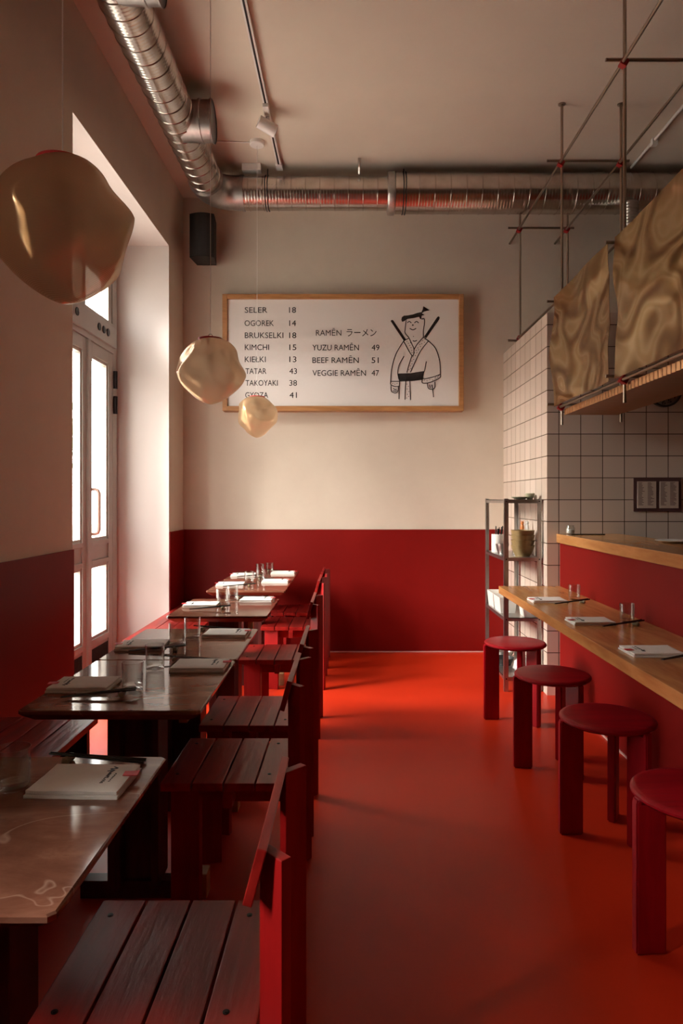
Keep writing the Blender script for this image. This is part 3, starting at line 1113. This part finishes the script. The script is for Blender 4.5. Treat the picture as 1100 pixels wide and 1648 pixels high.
tr = MB()
n_ = 150
ys = [1.3 + (4.58 - 1.3) * i / n_ for i in range(n_ + 1)]
for i in range(n_):
    w0 = .005 if i % 2 else 0
    w1 = 0 if i % 2 else .005
    a0, a1 = ys[i], ys[i + 1]
    zt, zb = Z3 - .013, Z3 - .054
    P = lambda x, y, z: tr.bm.verts.new((x, y, z))
    tr.bm.faces.new((P(FX + .030 + w0, a0, zt), P(FX + .030 + w1, a1, zt), P(FX + .030 + w1, a1, zb), P(FX + .030 + w0, a0, zb)))
    tr.bm.faces.new((P(FX + .030 + w0, a0, zb), P(FX + .030 + w1, a1, zb), P(BX - .012, a1, zb + w1), P(BX - .012, a0, zb + w0)))
    tr.bm.faces.new((P(FX + .030 + w0, a0, zt), P(BX - .012, a0, zt), P(BX - .012, a1, zt), P(FX + .030 + w1, a1, zt)))
    tr.bm.faces.new((P(BX - .012, a0, zt), P(BX - .012, a0, zb), P(BX - .012, a1, zb), P(BX - .012, a1, zt)))
tag(tr.build('hood_tray', M['tray']), 'long corrugated copper hood tray under the brass sheets', 'tray')

# ------------------------------------------------------------------ counters
ct = tag(MB().box((1.024, -1.6, .708), (1.449, KY - .002, .758), bev=.003).build('counter_top', M['oak']), 'lower oak counter top where the stools stand', 'counter')
uc = tag(MB().box((1.424, -1.6, 1.058), (1.86, KY - .002, 1.119), bev=.003).build('counter_top', M['oak']), 'upper oak counter ledge on top of the red wall', 'counter')

# ------------------------------------------------------------------ stools
SR = .188
st = thing('stool', 'red round three-legged stool beside the metal rack', 'stool', (0, 0, 0), 0, 'round red stools along the counter')
MB().lathe([(0.001, .452), (SR - .03, .452), (SR - .008, .456), (SR, .464), (SR, .470), (SR - .006, .476), (SR - .02, .478), (0.001, .478)], 72).build('seat', M['stool'], st, True)
for a in (180, 60, -60):
    lg = MB()
    rot = Matrix.Rotation(math.radians(a), 4, 'Z')
    t2 = .017
    poly = [(SR + .008, 0), (SR + .008, .455), (SR + .003, .464), (SR - .012, .466), (SR - .012, .4525), (SR - .085, .4515), (SR - .085, 0)]
    # profile in radial/height plane, extruded tangentially
    xf = rot @ Matrix(((1, 0, 0, 0), (0, 0, 1, 0), (0, 1, 0, 0), (0, 0, 0, 1)))
    lg.prism(poly, -t2, t2, xf)
    bmesh.ops.bevel(lg.bm, geom=[e for e in lg.bm.edges], offset=.005, segments=2, affect='EDGES')
    lg.build('leg', M['stool_z'], st, True)
SPOTS = [(1.018, 4.19, 'red round three-legged stool beside the metal rack'),
         (1.022, 3.43, 'second red stool along the counter from the metal rack'),
         (1.044, 2.755, 'third red stool along the counter from the metal rack'),
         (1.046, 2.045, 'red stool at the near end of the counter, cut by the picture edge')]
for i, (x, y, lab) in enumerate(SPOTS):
    o = st if i == 0 else dup(st, (0, 0, 0), 0)
    o.location = (x, y, 0)
    o.rotation_euler = (0, 0, math.radians((2, -3, 0, 4)[i]))
    o['label'] = lab

# ------------------------------------------------------------------ tables
TW, TD, TH = .545, .632, .73
TXC = -.722
ORD = ['sixth', 'fifth', 'fourth', 'third', 'second', 'first']
TY = [(1.022 + 1.659) / 2, (2.009 + 2.651) / 2, (2.653 + 3.289) / 2, (3.618 + 4.292) / 2, 4.642 + .318, 5.282 + .318]
tb = thing('dining_table', 'brown veined marble table', 'table', (0, 0, 0), 0, 'brown marble tables in a row by the street wall')
top = MB()
hw, hd = TW / 2, TD / 2
c_ = .010


def oct_(w_, d_, c):
    return [(-w_ + c, -d_), (w_ - c, -d_), (w_, -d_ + c), (w_, d_ - c), (w_ - c, d_), (-w_ + c, d_), (-w_, d_ - c), (-w_, -d_ + c)]


lev = [(oct_(hw - .030, hd - .030, c_), TH - .036), (oct_(hw - .004, hd - .004, c_), TH - .016), (oct_(hw, hd, c_), TH - .012), (oct_(hw, hd, c_), TH - .003), (oct_(hw - .003, hd - .003, c_), TH)]
rings = [[top.bm.verts.new((x, y, z)) for x, y in pl_] for pl_, z in lev]
for A, B in zip(rings, rings[1:]):
    for j in range(8):
        top.bm.faces.new((A[j], A[(j + 1) % 8], B[(j + 1) % 8], B[j]))
top.bm.faces.new(rings[0][::-1])
top.bm.faces.new(rings[-1])
top.build('tabletop', M['marble'], tb)
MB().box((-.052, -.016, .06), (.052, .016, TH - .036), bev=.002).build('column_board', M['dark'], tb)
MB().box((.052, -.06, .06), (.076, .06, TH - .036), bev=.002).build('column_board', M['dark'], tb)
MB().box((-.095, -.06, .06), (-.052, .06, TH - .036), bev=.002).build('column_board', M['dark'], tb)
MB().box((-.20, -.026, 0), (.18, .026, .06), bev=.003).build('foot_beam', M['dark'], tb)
MB().box((.18, -.03, 0), (.232, .03, .085), bev=.003).build('foot_block', M['raw'], tb)['label'] = 'unpainted pine foot block'
MB().box((.107, .09, .56), (.137, .125, TH - .036)).build('batten', M['raw'], tb)['label'] = 'unpainted pine batten under the top'
TLAB = ['brown marble table standing beside the plank bench end, cut by the picture edge',
        'brown marble table pushed against another, fifth from the back wall',
        'brown marble table fourth from the back wall, in front of the glazed door',
        'brown veined marble table standing alone, third from the back wall',
        'brown marble table joined to the one against the back wall',
        'brown marble table standing against the back wall']
for i, y in enumerate(TY):
    o = tb if i == 0 else dup(tb, (0, 0, 0))
    o.location = (TXC, y, 0)
    o['label'] = TLAB[i]

# ------------------------------------------------------------------ chairs
ch = thing('plank_chair', 'red plank chair', 'chair', (0, 0, 0), 0, 'red plank chairs along the aisle')


def screw(mb, x, y, z):
    mb.cyl((x, y, z - .004), (x, y, z + .0012), .0062, n=14)
    mb.cyl((x, y, z + .001), (x, y, z + .0022), .0035, n=10)


xs_ = [-.46, -.358, -.256, -.154, -.055]
for k in range(4):
    a, b_ = xs_[k], xs_[k + 1] - .006
    pk = MB().box((a, -.206, .424), (b_, .206, .45), bev=.0025).build('seat_plank', M['red_y'], ch)
    if k in (0, 3):
        sc_ = MB()
        for yy in (-.13, .15):
            screw(sc_, (a + b_) / 2 - .012, yy, .45)
        sc_.build('screw', M['screw'], pk, True)
for sgn in (-1, 1):
    # back post: plank turned 45 degrees
    ps = MB().box((-.030, -.0105, 0), (.030, .0105, .76), Matrix.Identity(4), .002)
    po = ps.build('back_post', M['red_z'], ch)
    po.location = (-.0265, sgn * .181, 0)
    po.rotation_euler = (0, 0, math.radians(45) * sgn)
    fl = MB().box((-.05, -.013, 0), (.05, .013, .424), None, .002).build('leg', M['red_z'], ch)
    fl.location = (-.385, sgn * .165, 0)
    fl.rotation_euler = (0, 0, math.radians(14) * sgn)
    MB().box((-.43, sgn * .12 - .012, .36), (-.06, sgn * .12 + .012, .424), None, .002).build('apron', M['red_x'], ch)
MB().box((-.26, -.205, .37), (-.23, .205, .424), None, .002).build('stretcher', M['red_y'], ch)
bk = MB().box((-.0085, -.205, -.049), (.0085, .205, .049), None, .002).build('backrest', M['red_y'], ch)
bk.location = (-.0585, 0, .729)
bk.rotation_euler = (0, math.radians(15), 0)
CH = [(-.102, 1.331), (-.150, 2.371), (-.151, 2.925), (-.175, 4.034), (-.182, 5.02), (-.180, 5.63)]
CLAB = ['red plank chair at the table cut by the picture edge', 'red plank chair at the marble table fifth from the back wall',
        'red plank chair at the marble table fourth from the back wall', 'red plank chair at the marble table third from the back wall',
        'red plank chair second from the back wall', 'red plank chair next to the back wall']
for i, (x, y) in enumerate(CH):
    o = ch if i == 0 else dup(ch, (0, 0, 0))
    o.location = (x, y, 0)
    o['label'] = CLAB[i]

# ------------------------------------------------------------------ benches


def bench(y0, y1, label):
    r = thing('plank_bench', label, 'bench', (0, 0, 0), 0, 'red plank benches along the street wall')
    x0, x1 = XL + .022, -1.05
    wd = (x1 - x0) / 4
    for k in range(4):
        MB().box((x0 + k * wd, y0, .424), (x0 + (k + 1) * wd - .006, y1, .45), None, .0025).build('seat_plank', M['red_y'], r)
    for yy in (y0 + .05, y1 - .08):
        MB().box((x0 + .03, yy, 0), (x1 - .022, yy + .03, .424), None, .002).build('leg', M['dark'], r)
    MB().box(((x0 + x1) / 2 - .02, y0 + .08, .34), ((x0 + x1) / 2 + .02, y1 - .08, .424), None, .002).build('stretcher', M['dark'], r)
    return r


bench(.55, 2.83, 'long dark red plank bench against the street wall')
bench(4.35, 5.95, 'red plank bench under the window recess by the back wall')

# ------------------------------------------------------------------ place settings
nap = thing('napkin', 'folded white napkin', 'napkin', (0, 0, 0), 0, 'folded white napkins on tables and counter')


def napkin_layer(w_, d_, z0, z1, seed, skew=0.0):
    mb = MB()
    nx, ny = 26, 18
    vt, vb = [], []
    for j in range(ny + 1):
        rt, rb = [], []
        for i in range(nx + 1):
            u, v = i / nx - .5, j / ny - .5
            e = min(1, 8 * min(.5 - abs(u), .5 - abs(v)))
            wob = .0025 * noise.noise(Vector((u * 3, v * 3, seed)))
            x, y = u * w_ + skew * v + .003 * noise.noise(Vector((0, v * 4, seed))), v * d_ + .003 * noise.noise(Vector((u * 4, 0, seed)))
            rt.append(mb.bm.verts.new((x, y, z1 - (1 - e) ** 2 * .003 + wob * .6)))
            rb.append(mb.bm.verts.new((x, y, z0)))
        vt.append(rt)
        vb.append(rb)
    for j in range(ny):
        for i in range(nx):
            mb.bm.faces.new((vt[j][i], vt[j][i + 1], vt[j + 1][i + 1], vt[j + 1][i]))
            mb.bm.faces.new((vb[j][i], vb[j + 1][i], vb[j + 1][i + 1], vb[j][i + 1]))
    for i in range(nx):
        mb.bm.faces.new((vb[0][i], vb[0][i + 1], vt[0][i + 1], vt[0][i]))
        mb.bm.faces.new((vb[ny][i], vt[ny][i], vt[ny][i + 1], vb[ny][i + 1]))
    for j in range(ny):
        mb.bm.faces.new((vb[j][0], vt[j][0], vt[j + 1][0], vb[j + 1][0]))
        mb.bm.faces.new((vb[j][nx], vb[j + 1][nx], vt[j + 1][nx], vt[j][nx]))
    return mb


napkin_layer(.200, .152, 0, .009, 1.0).build('lower_fold', M['linen'], nap, True)
napkin_layer(.194, .146, .009, .018, 5.0).build('upper_fold', M['linen'], nap, True)
MB().box((.080, .005, .0170), (.112, .030, .0186), Matrix.Rotation(.12, 4, 'Z')).build('red_tag', M['tag'], nap)['label'] = 'little red cloth tag'
em = MB()
rng = random.Random(5)
for k in range(11):
    yy = -.038 + k * .0068
    em.box((.046, yy, .0180), (.046 + .004 + .005 * rng.random(), yy + .0045, .0188), Matrix.Rotation(rng.uniform(-.6, .6), 4, 'Z'))
for k in range(4):
    em.box((.038 + .002 * k, .028 + .006 * k, .0180), (.052 + .002 * k, .031 + .006 * k, .0188), Matrix.Rotation(rng.uniform(-.8, .8), 4, 'Z'))
for k in range(6):
    em.box((.062, -.03 + k * .008, .0180), (.065, -.025 + k * .008, .0188), Matrix.Rotation(rng.uniform(-.5, .5), 4, 'Z'))
em.build('embroidery', M['ink'], nap)['label'] = 'black embroidered script'

gl = thing('tumbler', 'clear water glass', 'glass', (0, 0, 0), 0, 'clear tumblers on tables and counter')
MB().lathe([(.001, 0), (.029, 0), (.0325, .002), (.0335, .010), (.0355, .088), (.0352, .0895), (.0340, .0895), (.0337, .088), (.0318, .020), (.029, .015), (.016, .0125), (.001, .012)], 48, caps=False).build('cup', M['glass'], gl, True)

cs = thing('chopstick', 'dark chopstick', 'chopstick', (0, 0, 0), 0, 'dark chopsticks on tables and counter')
MB().tube([(-.115, 0, 0), (-.02, 0, 0), (.115, 0, 0)], [.0022, .0032, .0042], 8).build('stick', M['black_wood'], cs, True)

rs = thing('chopstick_rest', 'small chopstick rest', 'chopstick rest', (0, 0, 0), 0, 'chopstick rests on tables and counter')
MB().lathe([(.001, -.022), (.007, -.021), (.010, -.014), (.0075, 0), (.010, .014), (.007, .021), (.001, .022)], 16, (0, 0, .0095), 'Y').build('pebble', M['stone'], rs, True)

first = {'n': True, 'g': True, 'c': True, 'r': True}


def put(key, proto, loc, rz, label):
    if first[key]:
        first[key] = False
        o = proto
        o.location = loc
        o.rotation_euler = (0, 0, rz)
    else:
        o = dup(proto, loc, rz)
    o['label'] = label
    return o


TNAME = ['of the table cut by the picture edge', 'of the fifth table from the back wall', 'of the fourth table from the back wall',
         'of the third table from the back wall', 'of the second table from the back wall', 'of the table against the back wall']


def chops(x, y, z, ang, side, tname, up, pair_group):
    """a pair on its rest: up = +1 raised at the +x end"""
    rx = x + math.cos(ang) * up * .07
    ry = y + math.sin(ang) * up * .07
    put('r', rs, (rx, ry, z), ang, 'small stone chopstick rest %s %s' % (side, tname))
    for k, off in enumerate((-.006, .006)):
        cx_, cy_ = x - math.sin(ang) * off, y + math.cos(ang) * off
        o = put('c', cs, (cx_, cy_, z + .0145), ang + (.03 if k else 0), 'dark chopstick %s %s' % (side, tname))
        o['group'] = pair_group
        # stick leans on the rest: lower tip on the surface
        o.rotation_euler = (0, math.radians(-4.0) * up, ang + (.035 if k else 0))


#        (napkin x,y,rot) (glass x,y) (chop x,y,ang) for the window side, then for the aisle side
def setting(i, nl, glL, cl, nr, glR, cr):
    n0 = TY[i]
    t = TNAME[i]
    if nl:
        put('n', nap, (nl[0], nl[1], TH), PI + nl[2], 'folded white napkin on the window side ' + t)
    if glL:
        put('g', gl, (glL[0], glL[1], TH), .3, 'clear water glass on the window side ' + t)
    if cl:
        chops(cl[0], cl[1], TH, cl[2], 'on the window side', t, 1, 'pair of chopsticks, window side ' + t)
    if nr:
        put('n', nap, (nr[0], nr[1], TH), nr[2], 'folded white napkin on the aisle side ' + t)
    if glR:
        put('g', gl, (glR[0], glR[1], TH), .7, 'clear water glass on the aisle side ' + t)
    if cr:
        chops(cr[0], cr[1], TH, cr[2], 'on the aisle side', t, -1, 'pair of chopsticks, aisle side ' + t)


setting(0, None, None, None, (-.587, 1.497, -.03), (-.735, 1.475), (-.605, 1.615, -.05))
setting(1, (-.895, 2.275, .02), (-.727, 2.255), (-.800, 2.150, .14), (-.562, 2.535, .0), (-.729, 2.520), (-.612, 2.625, -.06))
setting(2, (-.888, 2.890, .05), (-.757, 2.950), (-.800, 2.800, .16), (-.575, 3.140, -.02), (-.722, 3.085), (-.64, 3.245, -.08))
setting(3, (-.880, 3.990, .04), (-.775, 4.075), (-.800, 3.850, .14), (-.580, 4.190, -.03), (-.735, 4.215), (-.64, 4.272, -.08))
setting(4, (-.880, 4.960, .05), (-.760, 5.060), (-.800, 4.850, .14), (-.570, 5.130, .0), (-.690, 5.190), (-.640, 5.250, -.08))
setting(5, (-.880, 5.560, .05), (-.760, 5.660), (-.800, 5.450, .14), (-.570, 5.720, .0), (-.690, 5.760), (-.640, 5.850, -.08))
CZ = .758
CN = ['by the counter end nearest the rack', 'on the counter before the second stool', 'on the counter above the third stool']
for i, (nx_, ny_, gx, gy, cx_, cy_) in enumerate(((1.155, 3.98, 1.337, 4.05, 1.27, 3.885), (1.165, 3.295, 1.355, 3.32, 1.29, 3.205), (1.175, 2.645, None, None, 1.265, 2.548))):
    put('n', nap, (nx_, ny_, CZ), PI, 'folded white napkin lying ' + CN[i])
    if gx:
        put('g', gl, (gx, gy, CZ), .2, 'clear water glass standing ' + CN[i])
    chops(cx_, cy_, CZ, .30, 'lying', CN[i], 1, 'pair of chopsticks ' + CN[i])

# ------------------------------------------------------------------ upper ledge, wall clock, notice
jr = thing('glass_jar', 'small glass jar standing at the end of the upper counter ledge', 'jar', (1.492, 4.60, 1.119))
MB().lathe([(.001, 0), (.028, 0), (.032, .006), (.032, .045), (.026, .054), (.026, .062), (.023, .062), (.023, .053), (.029, .044), (.029, .008), (.001, .006)], 28, caps=False).build('body', M['glass'], jr, True)
MB().lathe([(.001, .006), (.028, .008), (.028, .034), (.001, .036)], 24).build('contents', M['porcelain'], jr, True)
sti = tag(MB().box((1.475, 4.52, 1.119), (1.70, 4.545, 1.127), None, .002).build('wooden_spatula', M['black_wood']), 'dark flat stick lying beside the glass jar on the upper ledge', 'stick')
pl_ = tag(MB().lathe([(.001, 0), (.06, 0), (.10, .012), (.102, .015), (.098, .015), (.06, .005), (.001, .004)], 40, (1.78, 3.72, 1.119)).build('plate', M['porcelain'], None, True), 'white plate edge on the upper ledge', 'plate')

ckx, ckz = at(1069, 629, KY)
ck = thing('wall_clock', 'round dark rimmed clock on the kitchen tiles half hidden by the hood tray', 'clock', (ckx, KY, ckz))
CR = .115
MB().lathe([(CR - .014, -.012), (CR - .012, -.03), (CR, -.028), (CR, 0), (CR - .014, 0)], 48, axis='Y').build('rim', M['black'], ck, True)
MB().lathe([(.001, -.014), (CR - .010, -.014), (CR - .010, -.004), (.001, -.004)], 48, axis='Y').build('dial', M['clock_face'], ck, True)
for h_ in range(1, 13):
    a = PI / 2 - h_ * PI / 6
    rr = CR * .70
    cu_x, cu_z = ckx + rr * math.cos(a), ckz + rr * math.sin(a)
    pxx = VX + cu_x * F / KY
    pyy = VY - (cu_z - H) * F / KY
    wpx_ = 5.0 if h_ > 9 else 3.2
    me = text_mesh(str(h_), pxx - wpx_, pxx + wpx_, pyy, .026, KY - .0150)
    me.materials.clear()
    me.materials.append(M['ink'])
    for v in me.vertices:
        v.co -= Vector((ckx, KY, ckz))
    o = bpy.data.objects.new('numeral', me)
    COL.objects.link(o)
    o.parent = ck
for (ang, ln) in ((2.2, .055), (.9, .08)):
    MB().box((-.003, -.018, -.01), (.003, -.016, ln), Matrix.Rotation(ang, 4, 'Y')).build('hand', M['ink'], ck)

nx0, nz1 = at(1020, 769, KY)
nx1, nz0 = at(1097, 823, KY)
nb = thing('notice_board', 'plum coloured double notice sheet fixed to the kitchen tiles', 'notice', (0, 0, 0))
MB().box((nx0, KY - .006, nz0), (nx1, KY, nz1)).build('mount', M['mount'], nb)
for (a, b_) in ((1025.5, 1056), (1061.5, 1092)):
    x0 = (a - VX) * KY / F
    x1 = (b_ - VX) * KY / F
    pg = MB().box((x0, KY - .0085, nz0 + .022), (x1, KY - .006, nz1 - .025)).build('page', M['paper'], nb)
    rng = random.Random(int(a))
    tl = MB()
    for cxx in (x0 + .008, x0 + (x1 - x0) * .55):
        zz = nz1 - .036
        while zz > nz0 + .035:
            tl.box((cxx, KY - .0092, zz), (cxx + rng.uniform(.022, .045), KY - .0084, zz + .0035))
            zz -= .0085
    tl.build('print_lines', M['mount'], pg)

# ------------------------------------------------------------------ metal rack and what stands on it
RX0, RX1, RY0, RY1, RZT = 1.083, 1.345, 4.775, 5.45, 1.362
SH = [1.355, .946, .522, .103]
rk = thing('metal_rack', 'galvanised metal shelving rack against the tiled partition', 'rack')
for (x, y, sx, sy) in ((RX0, RY0, 1, 1), (RX1, RY0, -1, 1), (RX0, RY1, 1, -1), (RX1, RY1, -1, -1)):
    a = MB()
    w_ = .030
    a.box((min(x, x + sx * w_), min(y, y + sy * .002), 0), (max(x, x + sx * w_), max(y, y + sy * .002), RZT))
    a.box((min(x, x + sx * .002), min(y, y + sy * w_), 0), (max(x, x + sx * .002), max(y, y + sy * w_), RZT))
    a.build('upright', M['steel'], rk)
for z in SH:
    s = MB()
    s.box((RX0 + .002, RY0 + .002, z - .004), (RX1 - .002, RY1 - .002, z))
    for (lo, hi) in (((RX0 + .002, RY0 + .002, z - .025), (RX1 - .002, RY0 + .005, z)), ((RX0 + .002, RY1 - .005, z - .025), (RX1 - .002, RY1 - .002, z)),
                     ((RX0 + .002, RY0 + .005, z - .025), (RX0 + .005, RY1 - .005, z)), ((RX1 - .005, RY0 + .005, z - .025), (RX1 - .002, RY1 - .005, z))):
        s.box(lo, hi)
    sh = s.build('shelf', M['steel'], rk)
    for x in (RX0 + .015, RX1 - .015):
        MB().cyl((x, RY0 - .004, z - .012), (x, RY0 + .003, z - .012), .005, n=8).build('bolt', M['screw'], sh, True)


def bowl_mesh(r, h, t=.004, foot=.5):
    return [(.001, 0), (r * foot, 0), (r * foot, h * .06), (r * .82, h * .42), (r * .97, h * .85), (r, h), (r - t, h), (r * .95 - t, h * .84), (r * .78, h * .44), (r * foot * .8, h * .14), (.001, h * .12)]


def lathe_thing(name, prof, loc, mat, label, cat, group=None, n=36):
    return tag(MB().lathe(prof, n, caps=False).build(name, M[mat], None, True, loc), label, cat, group)


lathe_thing('saucer', [(.001, 0), (.03, 0), (.055, .012), (.062, .020), (.058, .020), (.03, .005), (.001, .004)], (1.215, 4.86, SH[0] + .001), 'sage', 'flat green dish on the top shelf of the rack', 'dish')
lathe_thing('cup', bowl_mesh(.034, .046, .003, .6), (1.283, 4.85, SH[0]), 'sage', 'small green cup on the top shelf of the rack', 'cup')
lathe_thing('shaker', [(.001, 0), (.010, 0), (.011, .02), (.007, .034), (.001, .036)], (1.326, 4.86, SH[0]), 'porcelain', 'tiny white shaker on the top shelf of the rack', 'shaker')

BWX, BWY = 1.262, 4.905
zz = SH[1]
BL = ['lowest', 'second lowest', 'second highest', 'topmost']
for k in range(4):
    hgt = .088 if k == 0 else .080
    z_ = zz + .0005 + .036 * k
    lathe_thing('ramen_bowl', bowl_mesh(.085, .080, .004, .62), (1.245, BWY, z_), 'tan', 'tan stoneware bowl, %s of the stack on the rack' % BL[k], 'bowl', 'stack of tan bowls on the rack')
TOPZ = zz + .036 * 3 + .080


def figurine(x, y, mat, label):
    r = thing('cat_figurine', label, 'figurine', (x, y, SH[1] + .181))
    MB().lathe([(.001, 0), (.012, .002), (.016, .014), (.013, .034), (.008, .044), (.001, .046)], 18).build('body', M[mat], r, True)
    MB().lathe([(.001, .040), (.010, .044), (.0135, .054), (.010, .064), (.001, .067)], 18).build('head', M[mat], r, True)
    for sx in (-1, 1):
        MB().cyl((sx * .007, 0, .060), (sx * .010, 0, .075), .005, .0008, 8).build('ear', M[mat], r, True)


figurine(1.278, 5.045, 'orange', 'tiny orange animal figurine above the stacked bowls')
figurine(1.314, 5.045, 'porcelain', 'tiny white animal figurine above the stacked bowls')

cn = thing('utensil_pot', 'white pot of black chopsticks on the rack', 'pot', (1.142, 5.27, SH[1] + .0005))
MB().lathe([(.001, 0), (.044, 0), (.046, .004), (.046, .14), (.042, .14), (.042, .008), (.001, .006)], 36, caps=False).build('pot', M['porcelain'], cn, True)
rng = random.Random(11)
for k in range(14):
    a = rng.uniform(0, 2 * PI)
    rr = rng.uniform(.008, .026)
    tx, ty = rr * math.cos(a), rr * math.sin(a)
    o = MB().cyl((tx * .6, ty * .6, .008), (tx * 1.25 + .010, ty * 1.25, rng.uniform(.175, .205)), .0028, .0036, 8).build('black_chopstick', M['black_wood'], None, True, (1.142, 5.27, SH[1] + .0005))
    tag(o, 'black chopstick standing in the white pot on the rack', 'chopstick', 'black chopsticks in the pot on the rack')
lathe_thing('metal_bowl', bowl_mesh(.050, .075, .002, .6), (1.142, 5.10, SH[1] + .0005), 'steel', 'shiny steel bowl at the front of the rack', 'bowl')
wb = thing('storage_box', 'white lidded box behind the stacked bowls on the rack', 'box', (1.275, 5.06, SH[1] + .0005))
MB().box((-.056, -.046, 0), (.056, .046, .165), None, .006).build('body', M['porcelain'], wb)
MB().box((-.06, -.05, .165), (.06, .05, .18), None, .004).build('lid', M['white'], wb)


def open_box(name, x0, y0, x1, y1, z, h, label, taper=.012):
    mb = MB()
    t = .004
    o_ = [(x0 + taper, y0 + taper), (x1 - taper, y0 + taper), (x1 - taper, y1 - taper), (x0 + taper, y1 - taper)]
    T_ = [(x0, y0), (x1, y0), (x1, y1), (x0, y1)]
    Ti = [(x0 + t, y0 + t), (x1 - t, y0 + t), (x1 - t, y1 - t), (x0 + t, y1 - t)]
    Bi = [(x0 + taper + t, y0 + taper + t), (x1 - taper - t, y0 + taper + t), (x1 - taper - t, y1 - taper - t), (x0 + taper + t, y1 - taper - t)]
    R = [[mb.bm.verts.new((x, y, zz_)) for x, y in p] for p, zz_ in ((o_, z), (T_, z + h), (Ti, z + h), (Bi, z + t))]
    for A, B in zip(R, R[1:]):
        for j in range(4):
            mb.bm.faces.new((A[j], A[(j + 1) % 4], B[(j + 1) % 4], B[j]))
    mb.bm.faces.new(R[0][::-1])
    mb.bm.faces.new(R[-1])
    return tag(mb.build(name, M['porcelain']), label, 'box', 'white open boxes on the rack')


open_box('storage_tub', 1.09, 5.20, 1.22, 5.42, SH[2], .115, 'white open tub at the back of the rack shelf below the bowls')
open_box('storage_tub', 1.09, 4.96, 1.22, 5.18, SH[2], .115, 'white open tub in the middle of the rack shelf below the bowls')
open_box('storage_tub', 1.222, 4.80, 1.335, 4.94, SH[2], .105, 'white open tub at the front of the rack shelf below the bowls')
lathe_thing('metal_bowl', bowl_mesh(.085, .07, .002, .55), (1.20, 5.33, SH[3] + .0005), 'steel', 'steel bowl on the lowest rack shelf', 'bowl')
lathe_thing('black_pan', bowl_mesh(.075, .055, .003, .7), (1.165, 5.145, SH[3] + .0005), 'black', 'dark pan on the lowest rack shelf', 'pan')
bg = bmesh.new()
bmesh.ops.create_icosphere(bg, subdivisions=4, radius=1)
for v in bg.verts:
    k = 1 + .22 * noise.noise(v.co * 2.2) + .12 * noise.noise(v.co * 6)
    v.co = Vector((v.co.x * .07 * k, v.co.y * .075 * k, max(-.04, v.co.z * .065 * k)))
me = bpy.data.meshes.new('wrapped_bundle')
bg.to_mesh(me)
bg.free()
me.shade_smooth()
me.materials.append(M['plastic_bag'])
o = bpy.data.objects.new('wrapped_bundle', me)
COL.objects.link(o)
o.location = (1.262, 4.94, SH[3] + .04)
tag(o, 'crumpled clear wrapped bundle on the lowest rack shelf', 'bundle')
